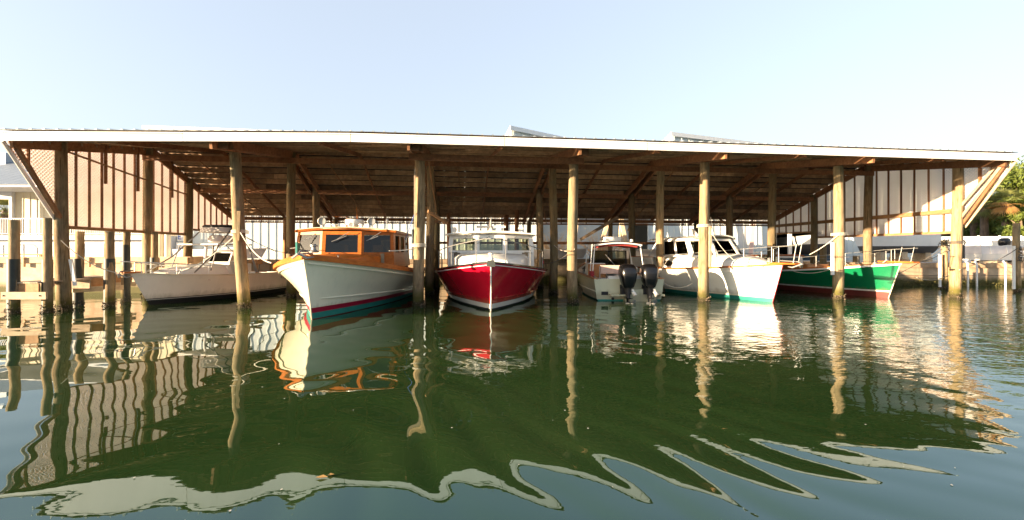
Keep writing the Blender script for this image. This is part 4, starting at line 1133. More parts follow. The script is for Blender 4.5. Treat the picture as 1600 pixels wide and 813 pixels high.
MB().box(XT+1.9, XT+2.5, -.1, .5, 2.11, 2.15).build('roof_hatch', 'gel_white', ob)
for yy in (.25, -.05): MB().box(XT+1.5, XT+1.62, yy-.08, yy+.08, 1.94, 2.0).build('top_light', 'gel_white', ob)
MB().lathe([(.02, 0), (.06, .02), (.06, .10), (.02, .12)], (XT+1.6, -.55, 2.08), 12).build('running_light', 'gel_white', ob, smooth=True)
for sg in (1, -1): cleat(ob, XT+.35, sg*1.14, .79, R(10))
# dark canvas over the bow
rings = []
for X, w_, z1 in ((0.0, 1.0, 1.15), (.6, .95, 1.28), (1.6, .7, 1.25), (2.6, .3, 1.18)):
    rings.append([(X, -w_, .95), (X, -w_*.6, z1), (X, 0, z1+.08), (X, w_*.6, z1), (X, w_, .95)])
MB().loft(rings).build('bow_cover', 'black_matt', ob, smooth=True)

# --- 4. white sedan cruiser, bow to the right
pw = dict(L=7.6, B=1.62, Bw=1.30, sheer=(1.30, 1.02, .95), rake=0.42, rp=1.0, ad=2.3, aw=1.8, flare=1.9, sd=.55, sw=.7)
wb, wc, wrz = place('sedan_cruiser', 1207, 473, (-0.24, .97), pw, 'white sedan cruiser with teak rub rail and teal waterline, bow to the right', 'boat')
x, y, zs = hull(wb, pw, [('bottom_paint', 'bottom_teal', -0.4, 0.14), ('hull', 'boat_white', 0.14, None)], 'gel_white', 'varnish', capw=.05, caph=.06)
Xb = x(0, 1.3)
for sg in (1, -1):
    pts = [(x(s, .17), sg*(y(s, .17)+.006), .17) for s in [i/24 for i in range(25)]]
    MB().tube(pts, .010, 5).build('waterline_stripe', 'cream_siding', wb, smooth=True)
MB().tube([(x(0, z)+.006, 0, z) for z in (0, .3, .7, 1.0, 1.28)], .014, 6).build('stem_band', 'stripe_red', wb, smooth=True)
# raised foredeck / cabin trunk with rounded sides
rings = []
for X, w_, z1 in ((Xb-7.0, 1.35, 1.50), (Xb-5.2, 1.38, 1.58), (Xb-3.6, 1.30, 1.66), (Xb-2.3, 1.16, 1.64), (Xb-1.3, .84, 1.54), (Xb-.75, .50, 1.42), (Xb-.45, .22, 1.32)):
    ring = []
    for k in range(13):
        t = math.pi*k/12; ring.append((X, -w_*math.cos(t), 1.0+(z1-1.0)*max(0, math.sin(t))**.55))
    rings.append(ring)
MB().loft(rings).build('trunk_cabin', 'boat_white', wb, smooth=True)
for sg in (1, -1):     # oval portlight
    m = MB(); m.lathe([(.001, 0), (1, 0), (1, .02), (.001, .02)], n=24)
    m.v = [(Xb-4.5+a*.34, sg*(1.33+c*1.2), 1.23+b*.12) for a, b, c in m.v]
    m.build('portlight', 'black_gloss', wb)
# cockpit coaming side
MB().box(Xb-7.3, Xb-5.4, -1.52, -1.46, .95, 1.46).build('coaming', 'boat_white', wb); MB().box(Xb-7.3, Xb-5.4, 1.46, 1.52, .95, 1.46).build('coaming', 'boat_white', wb)
for sg in (1, -1): MB().beam((Xb-7.3, sg*1.49, 1.475), (Xb-5.4, sg*1.49, 1.475), .08, .03).build('coaming_cap', 'varnish', wb)
# sedan windscreen
z0, z1 = 1.56, 2.22; xw = Xb-2.45; hwb, hwt = 1.22, 1.06
plan_b = [(xw-2.5, -hwb-.05), (xw-.55, -hwb), (xw, -.55), (xw, .55), (xw-.55, hwb), (xw-2.5, hwb+.05)]
for k in range(5):
    a, b = plan_b[k], plan_b[k+1]
    ra = .55 if k != 0 else .25; rb_ = .55 if k != 4 else .25
    q = [(a[0], a[1], z0-.06), (b[0], b[1], z0-.06), (b[0]-rb_, b[1]*.88, z1), (a[0]-ra, a[1]*.88, z1)]
    cols = [(.10, .90)] if k in (1, 2, 3) else [(.05, .45), (.52, .9)]
    framed_wall(wb, 'windscreen' if k in (1, 2, 3) else 'side_window', q, cols, .12, .90, 'boat_white', .04, 'glass_clear')
camber_roof(wb, xw-3.9, xw-.50, 1.12, .98, z1+.03, .13, .05, 'boat_white', .35, name='hardtop')
MB().box(xw-2.3, xw-.9, -.9, .9, 1.2, 1.62).build('dashboard', 'interior', wb)
for sg in (1, -1):
    MB().tube([(xw-3.2, sg*1.08, 2.2), (xw-3.6, sg*1.30, 1.48)], .03, 8).build('top_post', 'gel_white', wb, smooth=True)
m = MB(); m.lathe([(.06, 0), (.09, .03), (.09, .10), (.05, .14)], (xw-.95, .0, z1+.15), 14); m.build('horn', 'gel_white', wb, smooth=True)
m = MB(); m.slab([(xw-2.1, -.05, z1+.1), (xw-1.75, -.05, z1+.1), (xw-2.15, -.03, z1+.48), (xw-2.25, -.03, z1+.48)], .05); m.tube([(xw-2.2, -.05, z1+.45), (xw-3.2, -.1, z1+.45)], .008, 5); m.build('mast', 'gel_white', wb)
# bow rail, pulpit platform, anchor
bow_rail(wb, x, y, zs, .62, .62, .10, posts=(.06, .2, .42, .7, .9), s0=.0, nose=.55, r=.009)
for sg in (1, -1): MB().tube([(Xb+.5, sg*.1, 1.36), (Xb+.62, sg*.10, 1.95)], .012, 6).build('stanchion', 'steel', wb, smooth=True)
MB().box(Xb-.5, Xb+.62, -.17, .17, 1.31, 1.36).build('bow_platform', 'varnish', wb)
m = MB(); m.tube([(Xb-.1, 0, 1.42), (Xb+.6, 0, 1.40), (Xb+.75, 0, 1.32)], .02, 8); m.tube([(Xb+.74, 0, 1.33), (Xb+.55, .18, 1.22), (Xb+.42, .22, 1.24)], [.028, .025, .01], 8); m.tube([(Xb+.74, 0, 1.33), (Xb+.55, -.18, 1.22), (Xb+.42, -.22, 1.24)], [.028, .025, .01], 8); m.build('anchor', 'steel', wb, smooth=True)
m = MB(); m.lathe([(.07, 0), (.08, .05), (.05, .10), (.07, .13), (.02, .16)], (Xb-.55, 0, 1.36), 14); m.build('windlass', 'steel', wb, smooth=True)
for sg in (1, -1): cleat(wb, Xb-1.0, sg*.55, 1.3)

# --- 5. green sailing-style launch, bow to the right
pg = dict(L=7.4, B=1.42, Bw=1.12, sheer=(1.26, .86, .80), rake=0.42, rp=1.0, ad=2.2, aw=1.7, flare=1.6, sd=.6, sw=.75, sp=1.4)
gb, gc, grz = place('wooden_launch', 1388, 466, (-0.20, .98), pg, 'green hulled launch with teak deck, white stripe and dark red bottom', 'boat')
x, y, zs = hull(gb, pg, [('bottom_paint', 'bottom_red', -0.4, 0.22), ('boot_stripe', 'boat_white', 0.22, 0.275), ('hull', 'boat_green', 0.275, None)], 'teak', 'gel_white', capw=.04, caph=.06)
Xb = x(0, 1.25)
for sg in (1, -1):
    rings = []
    for i in range(22):
        s = .01+i/21*.97; z = zs(s)+.055; yy = max(y(s, zs(s)), .01)
        rings.append([(x(s, z), sg*(yy+.03), z), (x(s, z), sg*(yy+.03), z+.03), (x(s, z)-.01, sg*max(yy-.06, 0), z+.03), (x(s, z)-.01, sg*max(yy-.06, 0), z)])
    MB().loft(rings).build('toe_rail', 'varnish', gb)
MB().tube([(x(0, z)+.006, 0, z) for z in (0, .3, .7, 1.0, 1.24)], .016, 6).build('stem_band', 'cream_siding', gb, smooth=True)
MB().box(Xb-.7, Xb+.55, -.14, .14, 1.32, 1.37).build('bow_platform', 'varnish', gb)
bow_rail(gb, x, y, zs, .62, .58, .09, posts=(.05, .16, .30, .5, .8), s0=.0, nose=.5, r=.008)
for k in (.05, .45): MB().tube([(Xb+k, -.12, 1.37), (Xb+k+.1, -.11, 1.88)], .008, 6).build('stanchion', 'steel', gb, smooth=True)
m = MB(); m.tube([(Xb-.3, 0, 1.42), (Xb+.35, 0, 1.42)], .02, 8); m.tube([(Xb+.30, .2, 1.40), (Xb+.42, 0, 1.42), (Xb+.30, -.2, 1.40)], [.01, .03, .01], 8); m.build('anchor', 'bronze', gb, smooth=True)
# deckhouse with varnished top
hx = Xb-4.9
for q, cols in (([(hx, -.75, .95), (hx, .75, .95), (hx-.05, .70, 1.50), (hx-.05, -.70, 1.50)], [(.12, .88)]),
          ([(hx-2.0, -.75, .95), (hx, -.75, .95), (hx-.05, -.70, 1.50), (hx-1.95, -.70, 1.50)], [(.1, .5), (.58, .9)]),
          ([(hx, .75, .95), (hx-2.0, .75, .95), (hx-1.95, .70, 1.50), (hx-.05, .70, 1.50)], [(.1, .42), (.5, .9)])):
    framed_wall(gb, 'deckhouse_wall', q, cols, .22, .85, 'gel_white', .04, 'glass_dark')
camber_roof(gb, hx-2.1, hx+.05, .80, .78, 1.53, .05, .05, 'varnish', .05, name='deckhouse_roof')
MB().box(hx+.05, hx+1.5, -.55, .55, .92, 1.16).build('hatch', 'teak', gb)
for X in (hx+.4, hx+.9): MB().lathe([(.08, 0), (.08, .03), (.04, .05)], (X, -.3, 1.16), 12).build('deck_vent', 'steel', gb, smooth=True)
MB().tube([(hx-.6, -.2, 1.55), (hx-.6, -.2, 2.6)], .010, 6).build('antenna', 'gel_white', gb, smooth=True)
MB().lathe([(.05, 0), (.06, .05), (.06, .12), (.02, .15)], (hx-.6, -.2, 1.56), 12).build('antenna_base', 'gel_white', gb, smooth=True)

# --- 6. white sport fishing boat, bow to the left
ps = dict(L=5.3, B=1.25, Bw=1.08, sheer=(1.06, .86, .84), rake=0.62, rp=1.0, ad=2.4, aw=1.8, flare=1.5, tr=.08)
sb, sc_, srz = place('fishing_boat', 233, 477, (0.16, .985), ps, 'white sport fishing boat with half tower and rod racks, black bottom, under the left end', 'boat')
x, y, zs = hull(sb, ps, [('bottom_paint', 'bottom_black', -0.4, 0.16), ('boot_stripe', 'gel_white', .16, .185), ('boot_stripe', 'bottom_black', .185, .21), ('hull', 'boat_peach', .21, None)], 'gel_white', 'cream_siding', cockpit=(.55, .98, .35), capw=.12, caph=.03)
Xb = x(0, 1.05)
lettering('registration_marks', 'FL 74 N', (x(.30, .7), y(.30, .74)+.012, .72), (-1, 0, 0), (0, 0, 1), .07, 'stripe_red', sb, depth=.006)
lettering('boat_name', 'A LLA', (x(.90, .66), y(.90, .66)+.012, .60), (-1, 0, 0), (0, 0, 1), .10, 'black_gloss', sb, depth=.006, slant=.2)
bow_rail(sb, x, y, zs, .42, .36, .08, posts=(.1, .4, .75), s0=.0, nose=.22, r=.016, mat='gel_white')
MB().box(Xb-.3, Xb+.28, -.12, .12, 1.06, 1.10).build('bow_platform', 'varnish', sb)
m = MB(); m.tube([(Xb-.1, 0, 1.14), (Xb+.3, 0, 1.12), (Xb+.36, 0, 1.02)], .02, 8); m.tube([(Xb+.36, 0, 1.04), (Xb+.22, .14, .94), (Xb+.1, .2, .97)], [.025, .02, .01], 8); m.tube([(Xb+.36, 0, 1.04), (Xb+.22, -.14, .94), (Xb+.1, -.2, .97)], [.025, .02, .01], 8); m.build('anchor', 'steel', sb, smooth=True)
rings = []
for X, w_, z1 in ((Xb-3.1, .85, 1.25), (Xb-2.2, .80, 1.22), (Xb-1.4, .55, 1.14), (Xb-.9, .25, 1.06)):
    rings.append([(X, -w_, .9), (X, -w_*.9, z1-.03), (X, 0, z1+.04), (X, w_*.9, z1-.03), (X, w_, .9)])
MB().loft(rings).build('trunk_cabin', 'boat_white', sb, smooth=True)
MB().box(Xb-4.1, Xb-3.4, -.45, .45, .4, 1.35).build('console', 'gel_white', sb)
MB().box(Xb-3.9, Xb-3.5, .62, .98, .95, 1.25).build('tackle_box', 'gel_white', sb)
framed_wall(sb, 'windscreen', [(Xb-3.35, -.5, 1.30), (Xb-3.35, .5, 1.30), (Xb-3.6, .42, 1.7), (Xb-3.6, -.42, 1.7)], [(.06, .94)], .08, .92, 'gel_white', .025, 'glass')
# half tower: legs, T-top, upper ring and canvas, life jackets
xt = Xb-3.25; zt = 1.98
for sg in (1, -1):
    MB().tube([(xt+1.9, sg*.95, 1.02), (xt+1.05, sg*.78, 1.55), (xt-.1, sg*.62, 2.62)], .026, 8).build('tower_leg', 'steel', sb, smooth=True)
    MB().tube([(xt+1.1, sg*.82, 1.05), (xt+.75, sg*.78, zt)], .02, 8).build('tower_leg', 'steel', sb, smooth=True)
    MB().tube([(xt-.85, sg*1.02, .9), (xt-.75, sg*.78, zt)], .024, 8).build('tower_leg', 'steel', sb, smooth=True)
    MB().tube([(xt-.95, sg*1.02, .9), (xt-.55, sg*.62, 2.62)], .024, 8).build('tower_leg', 'steel', sb, smooth=True)
m = MB(); m.tube([(xt+.8, -.82, zt), (xt+.8, .82, zt), (xt-.85, .82, zt), (xt-.85, -.82, zt), (xt+.8, -.82, zt)], .028, 8)
m.box(xt-.8, xt+.75, -.78, .78, zt-.012, zt+.02); m.build('top_platform', 'gel_white', sb)
MB().tube([(xt+.5, .0, 1.3), (xt+.42, 0, zt)], .05, 8).build('console_post', 'gel_white', sb, smooth=True)
rings = [superring(xt-.35, 0, z, a, b, 3.5, 28) for z, a, b in ((2.44, .60, .62), (2.46, .64, .66), (2.62, .60, .62), (2.64, .5, .5))]
MB().loft(rings).build('tower_canvas', 'white_cloth', sb, smooth=True)
rings = [superring(xt-.35, 0, z, a, b, 3.5, 28) for z, a, b in ((2.635, .56, .58), (2.69, .57, .59), (2.73, .50, .52))]
MB().loft(rings).build('tower_cover', 'black_matt', sb, smooth=True)
m = MB()
for k in range(12):
    t = 2*math.pi*k/12; m.tube([(xt-.35+.60*math.cos(t), .62*math.sin(t), 2.44), (xt-.35+.55*math.cos(t), .57*math.sin(t), 2.70)], .012, 5)
m.build('canvas_lacing', 'steel', sb)
for dx, dy in ((-.1, .25), (.35, .2), (.0, -.25)):
    rings = [superring(xt-.2+dx, dy, z, a, b, 2.4, 18) for z, a, b in ((2.06, .10, .14), (2.10, .17, .2), (2.22, .19, .22), (2.30, .16, .19), (2.34, .08, .1))]
    MB().loft(rings).build('life_jacket', 'white_cloth', sb, smooth=True)
for sg, L_ in ((1, 1.5), (-1, 1.2)):
    MB().tube([(xt-.7, sg*.6, 2.3), (xt-.7-L_, sg*.9, 1.7)], .012, 6).build('outrigger', 'steel', sb)
for k in range(4):
    MB().tube([(xt-1.5, -.6+k*.4, .8), (xt-1.62, -.62+k*.42, 1.6)], [.012, .006], 5).build('fishing_rod', 'black_matt', sb)
m = MB(); m.tube([(xt-1.4, .6, .4), (xt-1.4, .6, 1.25)], .05, 8); m.box(xt-1.55, xt-1.25, .35, .75, 1.2, 1.4); m.build('fighting_chair', 'brace_wood', sb)
MB().tube([(Xb-.9, 1.0-.2, .98), (Xb-1.0, .8, 1.15)], .02, 6).build('fender_hook', 'gel_white', sb)

# ------------------------------------------------------------------ mooring lines
def rope(p0, p1, sag, r, mat, label, n=16):
    p0, p1 = Vector(p0), Vector(p1); c = (p0+p1)/2
    o = MB().tube([p-c for p in catenary(p0, p1, sag, n)], r, 6).build('mooring_line', mat, None, smooth=True)
    o.location = c; tag(o, label, 'rope', 'mooring lines of the moored boats'); return o
def PT_(px, py, Y): return W(px, py, Y)
def pileP(i, z, du=0, dv=-.22): return S(US[i]+du, dv, z)
rope(pileP(0, 2.05, .1), W(205, 427, 14.0), .28, .014, 'rope_white', 'slack white line from the far left pile to the fishing boat bow')
rope(W(235, 425, 14.6), pileP(1, 2.25, -.2, -.1), .42, .014, 'rope_white', 'pale line sagging across the side of the white fishing boat')
rope(pileP(1, 2.3, .0, -.25), W(424, 411, 12.9), .18, .018, 'rope_white', 'thick white line from the leaning pile to the cream yacht bow')
rope(pileP(1, 2.25, .05, -.25), W(470, 398, 14.5), .15, .010, 'rope_dark', 'thin dark line from the leaning pile towards the cream yacht')
rope(W(608, 392, 13.8), pileP(2, 1.83, -.1), .03, .018, 'rope_white', 'white line from the varnished wheelhouse to the second pile')
rope(W(633, 375, 15.0), pileP(2, 3.0, -.1), .02, .014, 'rope_blue', 'blue line rising from the cream yacht to the pile beside it')
rope(pileP(2, 3.0, .1), W(690, 405, 16.0), .12, .010, 'rope_dark', 'thin dark line from the pile down to the red cruiser')
rope(W(745, 407, 14.0), W(706, 430, 14.6), .02, .012, 'rope_dark', 'short black line across the starboard bow of the red cruiser')
rope(W(850, 412, 17.4), pileP(3, 1.75, -.1), .12, .012, 'rope_dark', 'dark line from the red cruiser stern quarter to the middle pile')
rope(pileP(3, 1.8, 0), S(US[3]+.1, 3.5, 2.0), .15, .012, 'rope_white', 'pale line hanging behind the middle pile')
rope(W(1030, 437, 16.2), W(1082, 443, 15.9), .22, .012, 'rope_white', 'white line from the outboard boat stern sagging to the white cruiser')
rope(W(1020, 436, 16.0), W(1042, 408, 17.5), .05, .012, 'rope_white', 'short pale line from the outboard boat up to the pile behind')
rope(pileP(4, 2.45, .1), W(1205, 410, 15.0), .62, .010, 'rope_white', 'thin line looping across the white cruiser side to its bow')
rope(W(1120, 402, 16.2), pileP(4, 2.9, .12), .05, .010, 'rope_dark', 'thin line running up to the pile in front of the white cruiser')
rope(pileP(5, 2.35, -.15), W(1265, 398, 17.0), .05, .014, 'rope_white', 'pale line from the right centre pile to the green launch deckhouse')
rope(W(1322, 412, 17.6), W(1386, 406, 16.4), .28, .012, 'rope_white', 'pale line looped under the bow rail of the green launch')
rope(W(1240, 424, 18.2), W(1300, 420, 17.3), .12, .012, 'rope_white', 'white line sagging over the dark green hull near the deckhouse')
rope(W(1478, 385, 20.5), W(1404, 428, 21.5), .05, .014, 'rope_dark', 'dark line from the rope-topped pile down to the seawall')
rope(W(1478, 392, 20.5), W(1410, 411, 17.0), .18, .014, 'rope_dark', 'long dark line from the rope-topped pile to the green launch bow')
rope(W(1478, 385, 20.5), pileP(6, 1.95, 0), .03, .012, 'rope_dark', 'short dark line between the rope-topped pile and the last shed pile')
rope(W(1430, 433, 21.8), pileP(6, 1.05, -.1), .25, .016, 'rope_white', 'heavy pale line hanging low from the last shed pile')
rope(W(1545, 412, 19.0), W(1590, 388, 18.6), .06, .014, 'rope_dark', 'tan line up to the pile at the right edge')
for i, (u_, z_, lab) in enumerate(((US[2], 1.86, 'white rope wound round the second pile from the left boats'), (US[6], 2.0, 'dark rope wound round the last shed pile'), (US[4], 2.55, 'thin rope wound round the pile before the white cruiser'), (US[1], 2.27, 'pale rope wound round the leaning pile'), (US[5], 2.28, 'rope wound round the pile before the green launch'))):
    m = MB(); pts = []
    for k in range(49):
        t = k/48*2*math.pi*3; pts.append((.235*math.cos(t), .235*math.sin(t), k/48*.11))
    m.tube(pts, .013, 6); o = m.build('rope_coil', 'rope_dark' if i == 1 else 'rope_white', None, smooth=True); lx = leans.get((US.index(u_), 0), (0, 0))[0]*z_/5
    o.location = S(u_+lx, 0, z_); tag(o, lab, 'rope', 'ropes wound round the piles')

# hanging block and line bundle on last shed pile
o = MB().tube(catenary((0, 0, 0), (0, 0.0, -.5), 0, 4), .05, 8).tube([(0.02, 0, 0), (.09, 0, .1), (.02, 0, .2)], .02, 6).build('rope_bundle', 'rope_dark', None, smooth=True)
o.location = pileP(6, 1.95, .26, -.05); tag(o, 'dark bundle of line hanging at the right of the last shed pile', 'rope')

# ------------------------------------------------------------------ free-standing piles
def mooring_pile(px, Y, top_py, r, label, shade_band=False, group='mooring piles standing in the water', mat='pile_wood', hat=None, ztop=None):
    X = (px-800)*Y/F; zt = H-(top_py-HY)*Y/F if ztop is None else ztop
    root = empty('mooring_pile', (X, Y, 0), 0, label, 'pile', group)
    pile(0, 0, zt, r, (random.uniform(-.03, .03), 0), mat, root, name='post')
    if shade_band:  # added dark tube stands for the shade on the lower pile
        rings = [[(r*1.10*math.cos(2*math.pi*k/14), r*1.10*math.sin(2*math.pi*k/14), z) for k in range(14)] for z in (-.3, .4, .9, shade_band)]
        MB().loft(rings).build('shade_band', 'shade_black', root, smooth=True)
    if hat:
        crust(root, 'rope_wrap', lambda: (random.gauss(0, .09), random.gauss(0, .09)-.05, zt+random.uniform(-.45, .05)), 90, .09, 'rope_dark')
    return root
mooring_pile(21, 12.4, 344, .125, 'mooring pile at the far left edge with a black lower band for shade', 1.52)
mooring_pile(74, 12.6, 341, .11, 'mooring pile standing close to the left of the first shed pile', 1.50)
mooring_pile(122, 14.2, 362, .12, 'shade-banded mooring pile left of the walkway cross timber', 1.50)
mooring_pile(171, 14.2, 362, .135, 'shade-banded mooring pile right of the walkway cross timber', 1.50)
mooring_pile(197, 15.4, 362, .11, 'shade-banded mooring pile just left of the fishing boat bow', 1.95)
mooring_pile(241, 16.6, 362, .12, 'shade-banded mooring pile behind the fishing boat foredeck', 1.50)
mooring_pile(1590, 18.9, 349, .12, 'tall grey pile at the right edge with a white board', hat=None)
MBX = MB().beam((0, 0, 0.15), (0, 0, 1.95), .10, .05, up=(0, -1, 0)); o = MBX.build('fender_board', 'white_paint'); o.location = W(1584, 0, 18.7).xyz*Vector((1, 1, 0)) if False else ((1584-800)*18.7/F, 18.7, 0); tag(o, 'white vertical board against the pile at the right edge', 'board')
o = crust(None, 'rope_bundle', lambda: (random.gauss(0, .07), random.gauss(0, .05), random.uniform(-.35, .25)), 120, .07, 'rope_dark'); o.location = ((1597-800)*18.6/F, 18.6, 1.65); tag(o, 'dark rope bundle hung on the pile at the right edge', 'rope')
mooring_pile(1475, 20.6, 376, .13, 'short pile topped with dark rope behind the last shed pile', hat=True)
o = MB().beam((0, 0, 0.1), (0, 0, 1.6), .10, .05, up=(0, -1, 0)).build('fender_board', 'white_paint'); o.location = ((1468.5-800)*20.4/F, 20.4, 0); tag(o, 'white vertical board against the rope-topped pile', 'board')
mooring_pile(1486, 21.4, 418, .15, 'stubby post by the seawall right of the rope-topped pile')
mooring_pile(1338, 24.5, 400, .17, 'short grey post on the yard behind the green launch', mat='pile_dark')
mooring_pile(1287, 25.5, 385, .18, 'grey post beside the white door jamb', mat='pile_dark')
# curved white pipes over the right seawall
for px, lab in ((1481, 'white bent pipe left of the last shed pile'), (1514, 'first white bent pipe right of the last shed pile'), (1528, 'second white bent pipe right of the last shed pile'), (1573, 'white bent pipe near the right edge pile')):
    X = (px-800)*21.9/F
    pts = [(0, 0, -.1), (0, 0, .95), (.03, .05, 1.14), (.12, .22, 1.21), (.9, .9, 1.24)]
    o = MB().tube(pts, .04, 10).build('bent_pipe', 'white_paint', None, smooth=True); o.location = (X, 21.95, 0)
    tag(o, lab, 'pipe', 'bent white pipes on the right seawall')

# ------------------------------------------------------------------ left docks
def plank_dock(name, P0, P1, depth_, ztop, label, plank=.15, fascia=.28):
    """P0,P1 front edge ends; depth away from camera; planks run along the depth"""
    P0, P1 = Vector(P0), Vector(P1); d = (P1-P0); L = d.length; d.normalize(); n = Vector((-d.y, d.x, 0))
    root = empty(name, (*(P0.xy), 0), math.atan2(d.y, d.x), label, 'dock')
    k = 0
    while k < L-.02:
        e = min(k+plank, L)
        MB().box(k+.004, e-.004, -.02, depth_, ztop-.035+random.uniform(-.003, .003), ztop+random.uniform(0, .004)).build('plank', 'deck_wood', root); k = e
    MB().box(0, L, .0, .05, ztop-.04-fascia, ztop-.04).build('stringer', 'brace_wood' if fascia < .27 else 'fresh_wood', root)
    MB().box(0, L, depth_-.1, depth_-.05, ztop-.04-fascia, ztop-.04).build('stringer', 'deck_wood', root)
    return root
dk = plank_dock('dock', W(14, 0, 12.4).xy.to_3d(), W(60, 0, 12.4).xy.to_3d(), 1.6, .88, 'low timber dock platform at the left edge with pale cross timber', fascia=.26)
MB().box(-.05, 1.18, -.16, -.10, .42, .62).build('cross_timber', 'fresh_wood', dk)
for X in (.03, 1.02): MB().lathe([(.02, 0), (.02, -.02), (.01, -.025)], (X, -.16, .52), 8, 'y').build('bolt', 'black_matt', dk)
dk2 = plank_dock('dock', (W(97, 0, 13.9)).xy.to_3d(), (W(168, 0, 14.8)).xy.to_3d(), 1.1, .90, 'narrow timber walkway between the shade-banded piles', fascia=.265)
MB().box(.2, 1.45, -.18, -.12, .44, .60).build('cross_timber', 'fresh_wood', dk2)
dk3 = plank_dock('dock', (W(169, 0, 15.6)).xy.to_3d(), (W(206, 0, 16.0)).xy.to_3d(), 1.4, .93, 'short timber walkway running on behind the fishing boat bow', fascia=.265)
MB().box(.1, .75, -.18, -.12, .50, .64).build('cross_timber', 'fresh_wood', dk3)

# ------------------------------------------------------------------ metal storage building
BV = 14.2      # v of its front wall
def Bp(px, v=BV): return u_of(px, v)
bld = empty('storage_building', S(15, BV+6, GZ).to_tuple(), ROT, 'large pale metal boat storage building behind the boat shed', 'building')
def BL(u, v, z): return (u-15, v-BV-6, z-GZ)
mrib = MB(); PW = .46; HB = 5.2
mrib.box(0.002, PW-.002, 0, .04, 0, HB)
mrib.hexa([(.02, 0, 0), (.08, 0, 0), (.08, 0.001, 0), (.02, 0.001, 0), (.02, 0, HB), (.08, 0, HB), (.08, .001, HB), (.02, .001, HB)]) if False else None
mrib.add([(.0, 0, 0), (.025, -.035, 0), (.075, -.035, 0), (.10, 0, 0), (.0, 0, HB), (.025, -.035, HB), (.075, -.035, HB), (.10, 0, HB)], [(0, 1, 5, 4), (1, 2, 6, 5), (2, 3, 7, 6), (4, 5, 6, 7)])
rib_obj = mrib.build('wall_sheet', 'metal_wall', bld)
segs = [(276, 638), (657, 840), (1012, 1204), (1296, 1462)]
doors = [(638, 657), (840, 1012), (1204, 1296)]
first = True
for a, b in segs:
    ua, ub = Bp(a), Bp(b); u = ua
    while u < ub-.1:
        if first: rib_obj.location = BL(u, BV, GZ); first = False
        else: link_copy(rib_obj, 'wall_sheet', bld, BL(u, BV, GZ))
        u += PW
# upper wall above sheets (one lintel) and openings
zl = GZ+HB
def bbox(mb, u0, u1, v0, v1, z0, z1): a = BL(u0, v0, z0); b = BL(u1, v1, z1); return mb.box(a[0], b[0], a[1], b[1], a[2], b[2])
bbox(MB(), Bp(276), Bp(1462)+.2, BV+.02, BV+.2, zl+.005, 8.2).build('upper_wall', 'metal_wall', bld)
for a, b in doors:
    top = 3.1
    if b-a > 100 and a == 840: continue
    bbox(MB(), Bp(a), Bp(b), BV+.02, BV+.08, top, zl).build('door_header', 'metal_wall', bld)
    bbox(MB(), Bp(a)+.02, Bp(a)+.20, BV-.03, BV+.1, GZ, top).build('door_jamb', 'white_paint', bld)
    bbox(MB(), Bp(b)-.20, Bp(b)-.02, BV-.03, BV+.1, GZ, top).build('door_jamb', 'white_paint', bld)
bbox(MB(), Bp(840), Bp(1012), BV+2.5, BV+2.6, GZ, zl).build('recess_wall', 'metal_wall', bld)
bbox(MB(), Bp(1235)-.1, Bp(1235)+.1, BV-.02, BV+.15, GZ, 3.1).build('door_jamb', 'white_paint', bld)
bbox(MB(), Bp(1292)-.45, Bp(1292)+.4, BV-.12, BV-.06, GZ, 3.2).build('sliding_door', 'white_paint', bld)
# dark interior shell
m = MB(); bbox(m, Bp(276), Bp(1462), BV+9, BV+9.1, GZ, 8.2); bbox(m, Bp(276), Bp(276)+.1, BV+.3, BV+9, GZ, 8.2); bbox(m, Bp(1462), Bp(1462)+.1, BV+.21, BV+9, GZ, 8.2); m.build('rear_walls', 'metal_wall', bld)
bbox(MB(), Bp(276), Bp(1462), BV+.21, BV+9, 8.0, 8.15).build('roof', 'grey_roof', bld)
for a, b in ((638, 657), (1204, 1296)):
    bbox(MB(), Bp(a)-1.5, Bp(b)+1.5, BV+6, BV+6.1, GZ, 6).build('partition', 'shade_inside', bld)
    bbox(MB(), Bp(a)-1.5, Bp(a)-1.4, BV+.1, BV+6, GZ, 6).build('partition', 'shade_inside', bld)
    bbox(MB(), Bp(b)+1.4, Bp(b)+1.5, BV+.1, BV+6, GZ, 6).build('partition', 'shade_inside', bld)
    bbox(MB(), Bp(a)-1.5, Bp(b)+1.5, BV+.1, BV+6, 5.9, 6).build('partition', 'shade_inside', bld)
